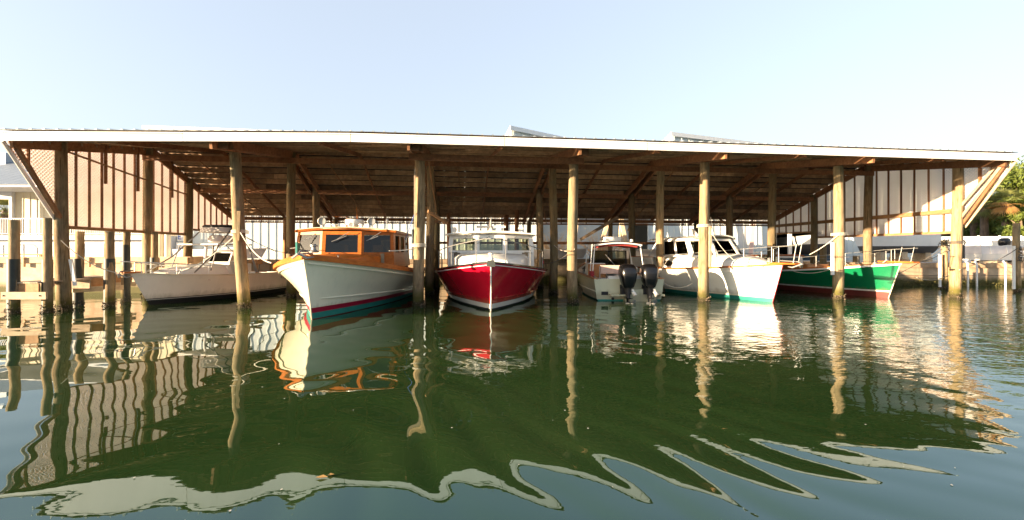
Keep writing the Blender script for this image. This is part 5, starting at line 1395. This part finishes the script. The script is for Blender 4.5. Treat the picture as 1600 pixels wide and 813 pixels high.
# roofs rising above the shed: mono-pitch tops, seen over the fascia
def roof_block(pxc, pyc, pxr, pyr, Yc, Yr, pxl, label):
    """high corner, its right end, and a left low corner"""
    A = W(pxc, pyc, Yc); B_ = W(pxr, pyr, Yr); Cc = W(pxl, pyc+16, Yc+4.0)
    A.z = B_.z = (A.z+B_.z)/2 if False else A.z
    B_.z = A.z
    base = 8.2
    root = empty('roof_block', (A.x, A.y, base), 0, label, 'roof')
    a, b = Vector((0, 0, A.z-base)), Vector((B_.x-A.x, B_.y-A.y, A.z-base))
    back = Vector((Cc.x-A.x, Cc.y-A.y, 0))
    drop = 1.15
    z0 = 0
    A0, B0 = Vector((0, 0, z0)), Vector((b.x, b.y, z0)); C = back+Vector((0, 0, a.z-drop)); D = Vector((b.x+back.x, b.y+back.y, a.z-drop))
    L = (B0-A0).length; n = int(L/.6); d = (B0-A0)/L; nn = Vector((d.y, -d.x, 0))
    src = None
    for k in range(n):
        if src is None:
            m = MB(); s1 = L/n
            m.slab([A0+d*.003, A0+d*(s1-.003), a+d*(s1-.003), a+d*.003], .04)
            m.slab([A0+d*.05+nn*.03, A0+d*.13+nn*.03, a+d*.13+nn*.03, a+d*.05+nn*.03], .028)
            src = m.build('wall_sheet', 'metal_wall', root)
        else: link_copy(src, 'wall_sheet', root, tuple(d*(s1*k)))
    MB().slab([Vector((C.x, C.y, 0)), A0-d*.01, a-d*.01, C], .05).build('end_wall', 'white_paint', root)
    MB().slab([a+nn*.15-d*.3+Vector((0,0,.12)), b+nn*.15+d*.1+Vector((0,0,.12)), D+d*.1+Vector((0,0,.12)), C-d*.3+Vector((0,0,.12))], .12).build('roof_panel', 'white_paint', root)
    MB().beam(a+nn*.17-d*.3+Vector((0,0,-.0)), b+nn*.17+d*.1+Vector((0,0,-.0)), .04, .26).build('roof_trim', 'white_paint', root)
    return root
roof_block(801, 202, 905, 215, 27.0, 30.5, 775, 'small pale roof peak showing above the middle of the shed')
roof_block(1052, 211, 1275, 228, 29.0, 34.0, 1008, 'long pale metal roof showing above the right half of the shed')
rb3 = MB(); A = W(222, 196, 25); B_ = W(600, 206, 26.5); B_.z = A.z-.12
rt = empty('roof_block', (A.x, A.y, A.z-.2), 0, 'thin pale roof edge showing above the left half of the shed', 'roof')
MB().slab([(0, 0, 0), (B_.x-A.x, B_.y-A.y, -.12), (B_.x-A.x, B_.y-A.y, .10), (0, 0, .2)], .5).build('roof_trim', 'white_paint', rt)
MB().slab([(0.2, .3, -A.z+8.2+.2), (B_.x-A.x, B_.y-A.y+.3, -A.z+8.2+.2), (B_.x-A.x, B_.y-A.y+.3, -.13), (.2, .3, -.01)], .3).build('end_wall', 'metal_wall', rt)

# things in and before the building
def hull_small(name, loc, rz, L, B, D, mat, bot, label, cat='boat', rake=.5, band=.35, deck='gel_white'):
    r = empty(name, loc, rz, label, cat)
    p = dict(L=L, B=B, Bw=B*.8, sheer=(D*1.05, D*.9, D*.88), rake=rake, ad=2.3, aw=1.8, flare=1.4)
    f = hull(r, p, [('bottom_paint', bot, -.35, D*band), ('hull', mat, D*band, None)], deck, 'steel', capw=.05, caph=.04, NS=18)
    return r, f
sk, f_ = hull_small('stored_boat', (W(1396, 0, 27.3).x, 27.3, 1.95), R(176), 4.1, .95, .95, 'boat_white', 'grey_hull', 'white powerboat with dark bottom raised on timber stands in the yard', band=.08)
MB().tube([(-2.1, -.3, .15), (-2.25, -.3, -.25), (-2.1, -.3, -.4)], [.09, .07, .05], 8).build('outdrive', 'black_matt', sk)
MB().tube([(f_[0](.02, .9), .3, 1.0), (f_[0](.2, .9), .75, 1.32), (f_[0](.5, .9), .88, 1.30), (f_[0](.95, .9), .85, 1.0)], .02, 6).build('side_rail', 'steel', sk)
for X, zz in ((-1.4, 'right-hand'), (0, 'middle'), (1.3, 'left-hand')):
    o = MB().box(-.2, .2, -.5, .5, 0, .28).box(-.16, .16, -.45, .45, .285, .60).build('timber_stand', 'fresh_wood')
    o.location = (W(1404, 0, 27.3).x-X, 27.3, GZ); tag(o, zz+' timber stand under the raised white powerboat', 'stand', 'timber stands under the raised powerboat')
inb, f_ = hull_small('stored_boat', (W(1268, 0, 31.5).x, 31.8, 1.85), R(-95), 5.6, 1.05, 1.0, 'boat_white', 'shade_inside', 'boat stored in the dark bay, bow towards the opening')
outboard(inb, -2.9, 0, .7)
o = MB().box(-.3, .3, -2, 2, 0, .5).build('boat_cradle', 'blue_grey'); o.location = (W(1268, 0, 31.5).x, 31.8, GZ); tag(o, 'blue cradle under the boat in the dark bay', 'cradle')
tb, f_ = hull_small('stored_boat', (W(650, 0, 31.5).x-.3, 31.0, 1.85), R(-85), 5.0, 1.0, .95, 'teal_paint', 'teal_paint', 'teal hulled boat in the narrow dark doorway')
MB().box(-.8, .5, -.6, .6, .9, 1.6).build('cabin', 'boat_white', tb)
# dry shrub and sunlit timber props in the recess
def twig_bush(loc, w_, h_, n, mat, label, name='dry_shrub'):
    root = empty(name, loc, 0, label, 'plant'); mb = MB(); ml = MB()
    for i in range(n):
        b = Vector((random.gauss(0, w_*.12), random.gauss(0, .15), 0)); t = Vector((random.uniform(-w_, w_), random.uniform(-.5, .5), h_*random.uniform(.5, 1)))
        pts = [b, b.lerp(t, .5)+Vector((random.gauss(0, .1), 0, .1)), t]; mb.tube(pts, [.02, .012, .004], 4, cap=False)
        for k in range(16):
            f = random.uniform(.45, 1.05); p = b.lerp(t, f)+Vector((random.gauss(0, .13), random.gauss(0, .1), random.gauss(0, .13)))
            d = Vector((random.gauss(0, 1), random.gauss(0, 1), random.gauss(0, 1))).normalized(); e = d.orthogonal().normalized(); s_ = random.uniform(.02, .05)
            ml.add([p-e*s_*.4, p+d*s_, p+e*s_*.4, p-d*s_], [(0, 1, 2, 3)])
    mb.build('stem', 'twig_dry', root); ml.build('leaves', 'twig_dry', root, fix=False); return root
twig_bush(S(u_of(865, 11.4), 11.4, GZ).to_tuple(), 1.2, 1.9, 60, 'twig_dry', 'dry pale shrub left of the outboard boat hardtop')
twig_bush(S(u_of(940, 11.6), 11.6, GZ).to_tuple(), 1.6, 2.0, 80, 'twig_dry', 'dry feathery shrub behind the outboard boat hardtop')
for px, v, a, lab in ((930, 13, .35, 'leaning timber prop behind the dry shrub'), (895, 13.2, .1, 'upright timber prop left of the dry shrub'), (985, 12.8, -.25, 'timber prop leaning left near the recess'), (968, 13.6, .05, 'upright timber post in the recess')):
    b = S(u_of(px, v), v, GZ); o = MB().beam((0, 0, 0), (a*3, 0, 3.2), .22, .22, up=(0, -1, 0)).build('timber_prop', 'fresh_wood'); o.location = b; tag(o, lab, 'timber')
for px, a, lab in ((1172, .35, 'pale board leaning on the metal wall behind the white cruiser'), (1140, .02, 'pink board against the metal wall'), (1368, .12, 'pink board leaning on the siding right of the dark bay')):
    b = S(u_of(px, 13.7), 13.7, GZ); o = MB().beam((0, 0, 0), (a, 0.2, 2.7), .28, .06, up=(0, -1, 0)).build('leaning_board', 'pink_cloth'); o.location = b; tag(o, lab, 'board')
# covered white boats on the yard behind the red cruiser and outboard boat
for px, Y, L_, lab in ((868, 25.3, 3.2, 'white dinghy on the quay behind the piles right of the red cruiser'), (1020, 25.6, 4.0, 'long white skiff on the quay behind the outboard engines'), (345, 24.6, 4.2, 'upturned white skiff behind the fishing boat')):
    c = W(px, 0, Y); r = empty('skiff', (c.x, Y, GZ+.24), ROT, lab, 'boat')
    p = dict(L=L_, B=.7, Bw=.55, sheer=(.55, .48, .48), rake=.3, ad=2.2, aw=1.8)
    hull(r, p, [('hull', 'white_cloth', 0, None)], 'gel_white', 'gel_white', NS=12)
    for X in (-1, 1):
        MB().box(X-.06, X+.06, -.6, .6, -.24, .0).build('skid', 'deck_wood', r)
# blue-lettered signs
for px, py, w_, h_, lab in ((282, 370, .32, .52, 'small white sign with a blue E on the left building corner'), (287, 392, .85, 1.0, 'large white sign with a blue E below the small one')):
    c = S(u_of(px, BV-.25), BV-.25); z = W(px, py, c.y).z
    r = empty('sign', (c.x, c.y, z), ROT, lab, 'sign')
    MB().box(-w_/2, w_/2, 0, .03, -h_/2, h_/2).build('board', 'white_paint', r)
    lettering('letter', 'E', (-.22 if w_ > .5 else -.13, -.004, -.16), (1, 0, 0), (0, 0, 1), .32, 'sign_blue', r, depth=.006)

# ------------------------------------------------------------------ right background: fence, boat with outboard, long skiff, trees
FX0 = W(1464, 0, 33).x
fence = empty('yard_fence', (FX0, 33, GZ), R(-2), 'long white panel fence behind the yard at the right', 'fence')
for k in range(16):
    MB().box(k*1.5+.01, k*1.5+1.44, 0, .05, 0.02, 1.72+.0).build('panel', 'white_paint', fence)
    MB().box(k*1.5-.05, k*1.5+.01-.002, -.04, .09, 0, 1.78).build('post', 'white_paint', fence)
Lr = W(1585, 0, 27)
tb2, f_ = hull_small('trailer_boat', (Lr.x+2.0, 27.0, 1.62), R(8), 5.4, 1.05, .80, 'boat_white', 'boat_white', 'white motorboat with dark outboard on a trailer at the right edge')
outboard(tb2, -2.72, .1, .05, 0, R(-4), .95)
lettering('boat_name', 'SEA', (-1.95, -f_[1](.9, .5)-.012, .40), (1, 0, 0), (0, 0, 1), .20, 'blue_grey', tb2, depth=.01, slant=.25)
MB().tube([(-2.5, -1.0, .33), (0, -1.06, .33), (2, -.7, .36)], .02, 5).build('hull_stripe', 'bottom_teal', tb2)
o = MB().box(-2.6, 2.6, -.5, -.4, .25, .35).box(-2.6, 2.6, .4, .5, .25, .35).box(-.6, -.5, -.5, .5, .25, .5).lathe([(.05, -.1), (.28, -.1), (.3, 0), (.28, .1), (.05, .1)], (-.8, -.75, .30), 18, 'y').lathe([(.05, -.1), (.28, -.1), (.3, 0), (.28, .1), (.05, .1)], (-.8, .75, .30), 18, 'y').build('boat_trailer', 'steel')
o.location = (Lr.x+2.0, 27.0, GZ); o.rotation_euler = (0, 0, R(8)); tag(o, 'trailer under the white motorboat at the right edge', 'trailer')
# long white punt on the quay
pl = W(1512, 0, 24.3); pr_ = W(1640, 0, 24.3); Lp = pr_.x-pl.x
punt = empty('punt', (pl.x, 24.3, GZ+.16), 0, 'long white flat punt lying along the right seawall', 'boat')
MB().hexa([(0.12, -.62, 0), (Lp-.1, -.62, 0), (Lp-.1, .62, 0), (.12, .62, 0), (0, -.75, .34), (Lp, -.75, .34), (Lp, .75, .34), (0, .75, .34)]).build('hull', 'boat_white', punt)
MB().hexa([(0, -.72, .345), (Lp, -.72, .345), (Lp, .72, .345), (0, .72, .345), (.05, -.66, .76), (Lp, -.66, .76), (Lp, .66, .76), (.05, .66, .76)]).build('side_panel', 'white_cloth', punt)
for k in range(5):
    MB().tube([(.5+k*.85, -.74, .35), (.5+k*.85, -.69, .72), (.5+k*.85, 0, .80), (.5+k*.85, .69, .72)], .018, 5).build('hoop', 'boat_white', punt)
for X in (.8, 2.6): MB().box(X, X+.5, -.6, .6, -.16, 0).build('skid', 'deck_wood', punt)
for k, (px, Y) in enumerate(((1544, 23.6), (1560, 23.9))):
    o = MB().box(-.35, .35, -.12, .12, 0, .12).build('timber_baulk', 'fresh_wood'); o.location = (W(px, 0, Y).x, Y, GZ); tag(o, ('timber baulk on the quay left of its pair' if k == 0 else 'timber baulk on the quay right of its pair')+', below the white punt', 'timber')

def leaf_mesh(points, sizes, flat=0.0):
    n = len(points); d = rng.normal(size=(n, 3)); d[:, 2] *= (1-flat); d /= np.linalg.norm(d, axis=1)[:, None]
    r_ = rng.normal(size=(n, 3)); e = np.cross(d, r_); e /= np.linalg.norm(e, axis=1)[:, None]
    s_ = sizes[:, None]
    v = np.stack([points-d*s_, points+e*s_*.45, points+d*s_, points-e*s_*.45], 1).reshape(-1, 3)
    f = np.arange(4*n).reshape(-1, 4)
    return v, f
def np_mesh(name, v, f, mat, parent):
    me = bpy.data.meshes.new(name); me.from_pydata(v.tolist(), [], f.tolist()); me.materials.append(MATS[mat])
    o = bpy.data.objects.new(name, me); COL.objects.link(o); o.parent = parent; return o
def tree(px, Y, top_py, rad, label, mat='leaf_green', n=9000, trunk=.2, base=GZ, crown_low=.35, X=None, group='trees beyond the white fence'):
    X = (px-800)*Y/F if X is None else X; top = H-(top_py-HY)*Y/F; hgt = top-base
    root = empty('tree', (X, Y, base), random.uniform(0, 6), label, 'tree', group)
    # limbs
    mb = MB(); cl = []
    zc = hgt*(crown_low+1)/2
    mb.tube([(0, 0, -.1), (.08, .05, hgt*.25), (0, .1, hgt*.5), (.1, 0, hgt*.85)], [trunk, trunk*.8, trunk*.55, trunk*.15], 9)
    nc = 26
    for i in range(nc):
        a = random.uniform(0, 2*math.pi); f = random.uniform(0, 1)**.6
        z = lerp(crown_low*hgt, hgt*.93, random.random()); rz_ = math.sqrt(max(.05, 1-((z-zc)/(hgt-zc+.3))**2))
        c = Vector((rad*f*rz_*math.cos(a), rad*f*rz_*math.sin(a), z)); cl.append((c, random.uniform(.22, .42)*rad))
        st = Vector((.03, .05, max(hgt*.2, z-hgt*.3)))
        mb.tube([st, st.lerp(c, .5)+Vector((0, 0, .15)), c], [trunk*.35, trunk*.2, trunk*.06], 5, cap=False)
    mb.build('trunk', 'bark', root, smooth=True)
    per = n//nc; P = []
    for c, r in cl:
        q = rng.normal(size=(per, 3)); q /= np.linalg.norm(q, axis=1)[:, None]
        q *= (rng.random(per)[:, None]**.35)*r*(1+.25*rng.normal(size=(per, 1))); q[:, 2] *= .75
        P.append(q+np.array(c))
    P = np.concatenate(P); v, f = leaf_mesh(P, rng.uniform(.08, .18, len(P))*(rad/3)**.3)
    np_mesh('crown', v, f, mat, root); return root
def palm(px, Y, crown_py, trunk_r, label, dry=False, X=None, nf=30, fl=1.5, base=GZ, mat='leaf_palm'):
    X = (px-800)*Y/F if X is None else X; z = H-(crown_py-HY)*Y/F-base
    root = empty('palm_tree', (X, Y, base), random.uniform(0, 6), label, 'palm tree')
    n = 14; MB().tube([(.02*math.sin(i), 0, z*i/n) for i in range(n+1)], [trunk_r*(1+.12*(i % 2)) for i in range(n+1)], 10).build('trunk', 'bark', root, smooth=True)
    for grp in range(nf):
        a = random.uniform(0, 2*math.pi); el = random.uniform(-.9, 1.2); L = fl*random.uniform(.75, 1.1)
        d = Vector((math.cos(a)*math.cos(el), math.sin(a)*math.cos(el), math.sin(el)))
        hub = Vector((0, 0, z))+d*L*.5; side = d.cross(Vector((0, 0, 1))).normalized(); up = side.cross(d)
        m = MB(); m.tube([(0, 0, z), hub], .015, 4, cap=False)
        for k in range(18):
            t = lerp(-1.9, 1.9, k/17); dd = (d*math.cos(t*.7)+side*math.sin(t*.7)).normalized(); L2 = L*.62*(1-.12*abs(t))
            tip = hub+dd*L2-Vector((0, 0, .25*L2*random.uniform(.6, 1.6))); mid = hub+dd*L2*.5; w_ = side.cross(dd).cross(dd).normalized()*.03 if side.cross(dd).length > .01 else up*.03
            m.add([hub, mid+w_, tip, mid-w_], [(0, 1, 2, 3)])
        m.build('frond', 'leaf_dry' if (dry and el < .25) else mat, root, fix=False)
    return root
tree(1585, 42, 262, 3.6, 'broad olive tree at the far right above the fence', 'leaf_olive', 15000, X=(1590-800)*42/F)
tree(1535, 46, 300, 3.4, 'bushy green tree left of the palms beyond the fence', 'leaf_green', 12000)
tree(1640, 41, 250, 4.5, 'tall tree cut by the right edge of the view', 'leaf_olive', 13000)
tree(1480, 45, 350, 3.0, 'low dark green tree between the building and the last pile', 'leaf_green', 8000, crown_low=.1)
tree(1598, 37, 330, 1.7, 'low bright green shrub tree right of the palms', 'leaf_olive', 7000, crown_low=.05)
tree(1560, 40, 345, 1.6, 'low shrub tree just above the fence between the palms', 'leaf_olive', 6000, crown_low=.05)
tree(1568, 43, 285, 3.4, 'rounded green tree directly behind the orange palm', 'leaf_olive', 13000)
palm(1571, 38, 318, .22, 'fan palm with drooping orange dead fronds beyond the fence', True, fl=1.7)
palm(1538, 39.5, 325, .26, 'shaded fan palm with thick trunk beyond the fence', False, fl=1.7)
palm(1522, 41, 338, .26, 'smaller shaded fan palm nearest the shed end', False, fl=1.5)
for k, (X, Y, t) in enumerate(((70, 70, 330), (95, 75, 325), (120, 80, 320))): tree(0, Y, t, 6, ['far tree right of the view, nearest the trees by the fence', 'far tree right of the view, in the middle', 'far tree right of the view, farthest out'][k], 'leaf_green', 5000, .3, X=X)

# ------------------------------------------------------------------ left house
HYY = 26.0
hx0, hx1 = W(-60, 0, HYY).x, W(262, 0, HYY).x
house = empty('house', ((hx0+hx1)/2, HYY, GZ), 0, 'raised white house with grey metal roof and balcony railing at the left', 'house')
cx = (hx0+hx1)/2
def hb(x0, x1, y0, y1, z0, z1, mb=None): return (mb or MB()).box(x0-cx, x1-cx, y0-HYY, y1-HYY, z0-GZ, z1-GZ)
FLZ = 2.62
hb(hx0, hx1, HYY+.02, HYY+7, GZ, FLZ-.25).build('lower_wall', 'house_white_shaded', house)
X = hx0+.2
while X < hx1-1.2:
    hb(X, X+1.05, HYY-.03, HYY+.015, GZ+.1, FLZ-.45).build('garage_panel', 'house_white_shaded', house); X += 1.17
hb(hx1-1.45, hx1-.98, HYY-.09, HYY-.035, GZ+.2, FLZ-.3).build('louvre', 'grey_roof', house)
hb(hx0, hx1, HYY-.35, HYY+7, FLZ-.245, FLZ).build('balcony_slab', 'house_white_shaded', house)
hb(hx0, hx1, HYY-.30, HYY-.26, FLZ+.95, FLZ+1.0).build('handrail', 'house_white_shaded', house)
hb(hx0, hx1, HYY-.30, HYY-.26, FLZ+.08, FLZ+.12).build('bottom_rail', 'house_white_shaded', house)
sp = hb(-0.012, .012, -.012, .012, 0, .83, MB())
src = None; X = hx0+.1; cnt = 0
while X < hx1-.05 and cnt < 110:
    if src is None:
        m = MB().box(-.014, .014, -.014, .014, 0, .83); src = m.build('baluster', 'house_white_shaded', house)
        src.location = (X-cx, -.28, FLZ+.12-GZ)
    else: link_copy(src, 'baluster', house, (X-cx, -.28, FLZ+.12-GZ))
    X += .125; cnt += 1
ux0 = W(24, 0, HYY+1.5).x
zt = 5.35
hb(ux0, hx1, HYY+1.5, HYY+7, FLZ+.002, zt).build('upper_wall', 'cream_siding', house)
X = ux0+.04
while X < hx1:
    hb(X, X+.04, HYY+1.47, HYY+1.498, FLZ+.01, zt-.05).build('siding_batten', 'cream_siding', house); X += .42
hb(ux0-.18, ux0-.002, HYY+1.3, HYY+1.62, FLZ+.004, zt).build('corner_post', 'house_white_shaded', house)
hb(hx0-.2, hx0+.2, HYY-.3, HYY+.1, FLZ+.004, zt).build('porch_post', 'house_white_shaded', house)
hb(hx0-.4, ux0-.19, HYY+1.3, HYY+1.55, zt-.45, zt-.01).build('porch_beam', 'house_white_shaded', house)
ex0, ex1 = hx0-1, W(96, 0, HYY-.6).x
ex1 = hx1+.6
hb(ex0, ex1, HYY-.9, HYY-.86, zt-.02, zt+.14).build('gutter', 'house_white_shaded', house)
hb(ex0, ex1, HYY-.85, HYY+7.8, zt+.0, zt+.04).build('soffit', 'house_white_shaded', house)
rz0, rz1 = zt+.12, 7.55
a = [(ex0-cx, -.95, rz0-GZ), (ex1-cx, -.95, rz0-GZ), (ex1-3.2-cx, 3.4, rz1-GZ), (ex0-cx, 3.4, rz1-GZ)]
# hip roof: front plane in standing-seam strips
nst = 26
for k in range(nst):
    f0, f1 = k/nst, (k+1)/nst
    xa, xb_ = lerp(ex0, ex1, f0)-cx, lerp(ex0, ex1, f1)-cx
    top_f = lambda X_: min(1, max(0, (ex1-cx-X_)/3.2))
    ta, tb_ = top_f(xa), top_f(xb_)
    P_ = lambda X_, t: (X_, lerp(-.95, 3.4, t), lerp(rz0, rz1, t)-GZ)
    MB().slab([P_(xa+.01, 0), P_(xb_-.01, 0), P_(xb_-.01, max(tb_, .01)), P_(xa+.01, ta)], .03).build('roof_panel', 'grey_roof', house)
MB().slab([(ex1-cx, -.95, rz0-GZ), (ex1-cx, 7.8, rz0-GZ), (ex1-3.2-cx, 3.42, rz1-GZ), (ex1-3.2-cx, 3.4, rz1-GZ)], .03).build('roof_end', 'grey_roof', house)
MB().slab([(ex1-cx, 7.8, rz0-GZ), (ex0-cx, 7.8, rz0-GZ), (ex0-cx, 3.42, rz1-GZ), (ex1-3.2-cx, 3.42, rz1-GZ)], .03).build('roof_rear', 'grey_roof', house)
MB().box(W(24, 0, 30).x-cx, W(35, 0, 30).x-cx, 3.0, 3.5, rz1-GZ-.8, 8.1-GZ).build('chimney', 'grey_roof', house)
palm(8, 34, 330, .2, 'palm seen through the house porch', False, fl=1.6)
tree(-30, 40, 335, 2.5, 'green tree behind the porch of the house', 'leaf_green', 6000, X=W(10, 0, 42).x, group='trees by the house')
# gate / rail and small wooden bench on the left quay
gt = empty('yard_rail', (W(30, 0, 21).x, 21, GZ), 0, 'low white pipe rail on the left quay before the house', 'railing')
MB().tube([(-1.6, 0, .3), (-1.6, 0, .95), (.7, 0, .95), (.85, 0, .8), (.85, 0, .0)], .025, 8).build('rail', 'steel', gt, smooth=True)
MB().tube([(-1.6, 0, .5), (.85, 0, .5)], .02, 8).build('rail', 'steel', gt, smooth=True)
rope(W(97, 384, 20.5), W(122, 384, 20.5), .1, .012, 'rope_white', 'white chain swag on the left quay, first section'); rope(W(122, 384, 20.5), W(171, 384, 20.5), .14, .012, 'rope_white', 'white chain swag on the left quay, middle section'); rope(W(171, 384, 20.5), W(197, 384, 20.5), .1, .012, 'rope_white', 'white chain swag on the left quay, right section')
o = MB().box(-1.2, 1.2, -.1, .1, 0, .06).box(-1.1, -1.0, -.08, .08, -.28, 0).box(1.0, 1.1, -.08, .08, -.28, 0).build('bench', 'brace_wood'); o.location = (W(28, 0, 19.6).x, 19.6, 1.56-.0); tag(o, 'narrow wooden bench on the seawall at the far left', 'bench')
for k, (px, hgt, r) in enumerate(((251, 2.4, .16), (262, 2.0, .14), (233, 2.6, .12))):
    o = MB().tube([(0, 0, 0), (0, 0, hgt)], r, 12).build('storage_post', 'cream_siding', None, smooth=True); o.location = (W(px, 0, 24).x, 24, GZ)
    tag(o, ['pale round column left of the metal building', 'shorter pale column nearest the metal building', 'pale slim column at the right end of the house'][k], 'column')

lf = MB().add([(-.045, 0, .004), (0, -.022, .008), (.05, .004, .006), (.005, .026, .012)], [(0, 1, 2, 3)])
lf.add([(.03, .03, .004), (.06, .02, .01), (.085, .045, .006), (.05, .055, .01)], [(0, 1, 2, 3)])
o = lf.build('floating_leaf', 'leaf_dry', None, fix=False); p = W(502, 748, F*H/(748-HY)); o.location = (p.x, p.y, 0.006); tag(o, 'small orange leaf floating on the water near the front', 'leaf')

sp = MB()
for k in range(70):
    Y = random.uniform(2.9, 10); X = random.uniform(-1, 1)*Y; r_ = random.uniform(.004, .011); a = random.uniform(0, 3)
    sp.add([(X+r_*math.cos(a+t), Y+r_*1.3*math.sin(a+t), .005) for t in (0, 1.6, 3.1, 4.7)], [(0, 1, 2, 3)])
o = sp.build('floating_specks', 'rope_white', None, fix=False); tag(o, 'tiny pale specks floating on the dark water', 'debris', kind='stuff')
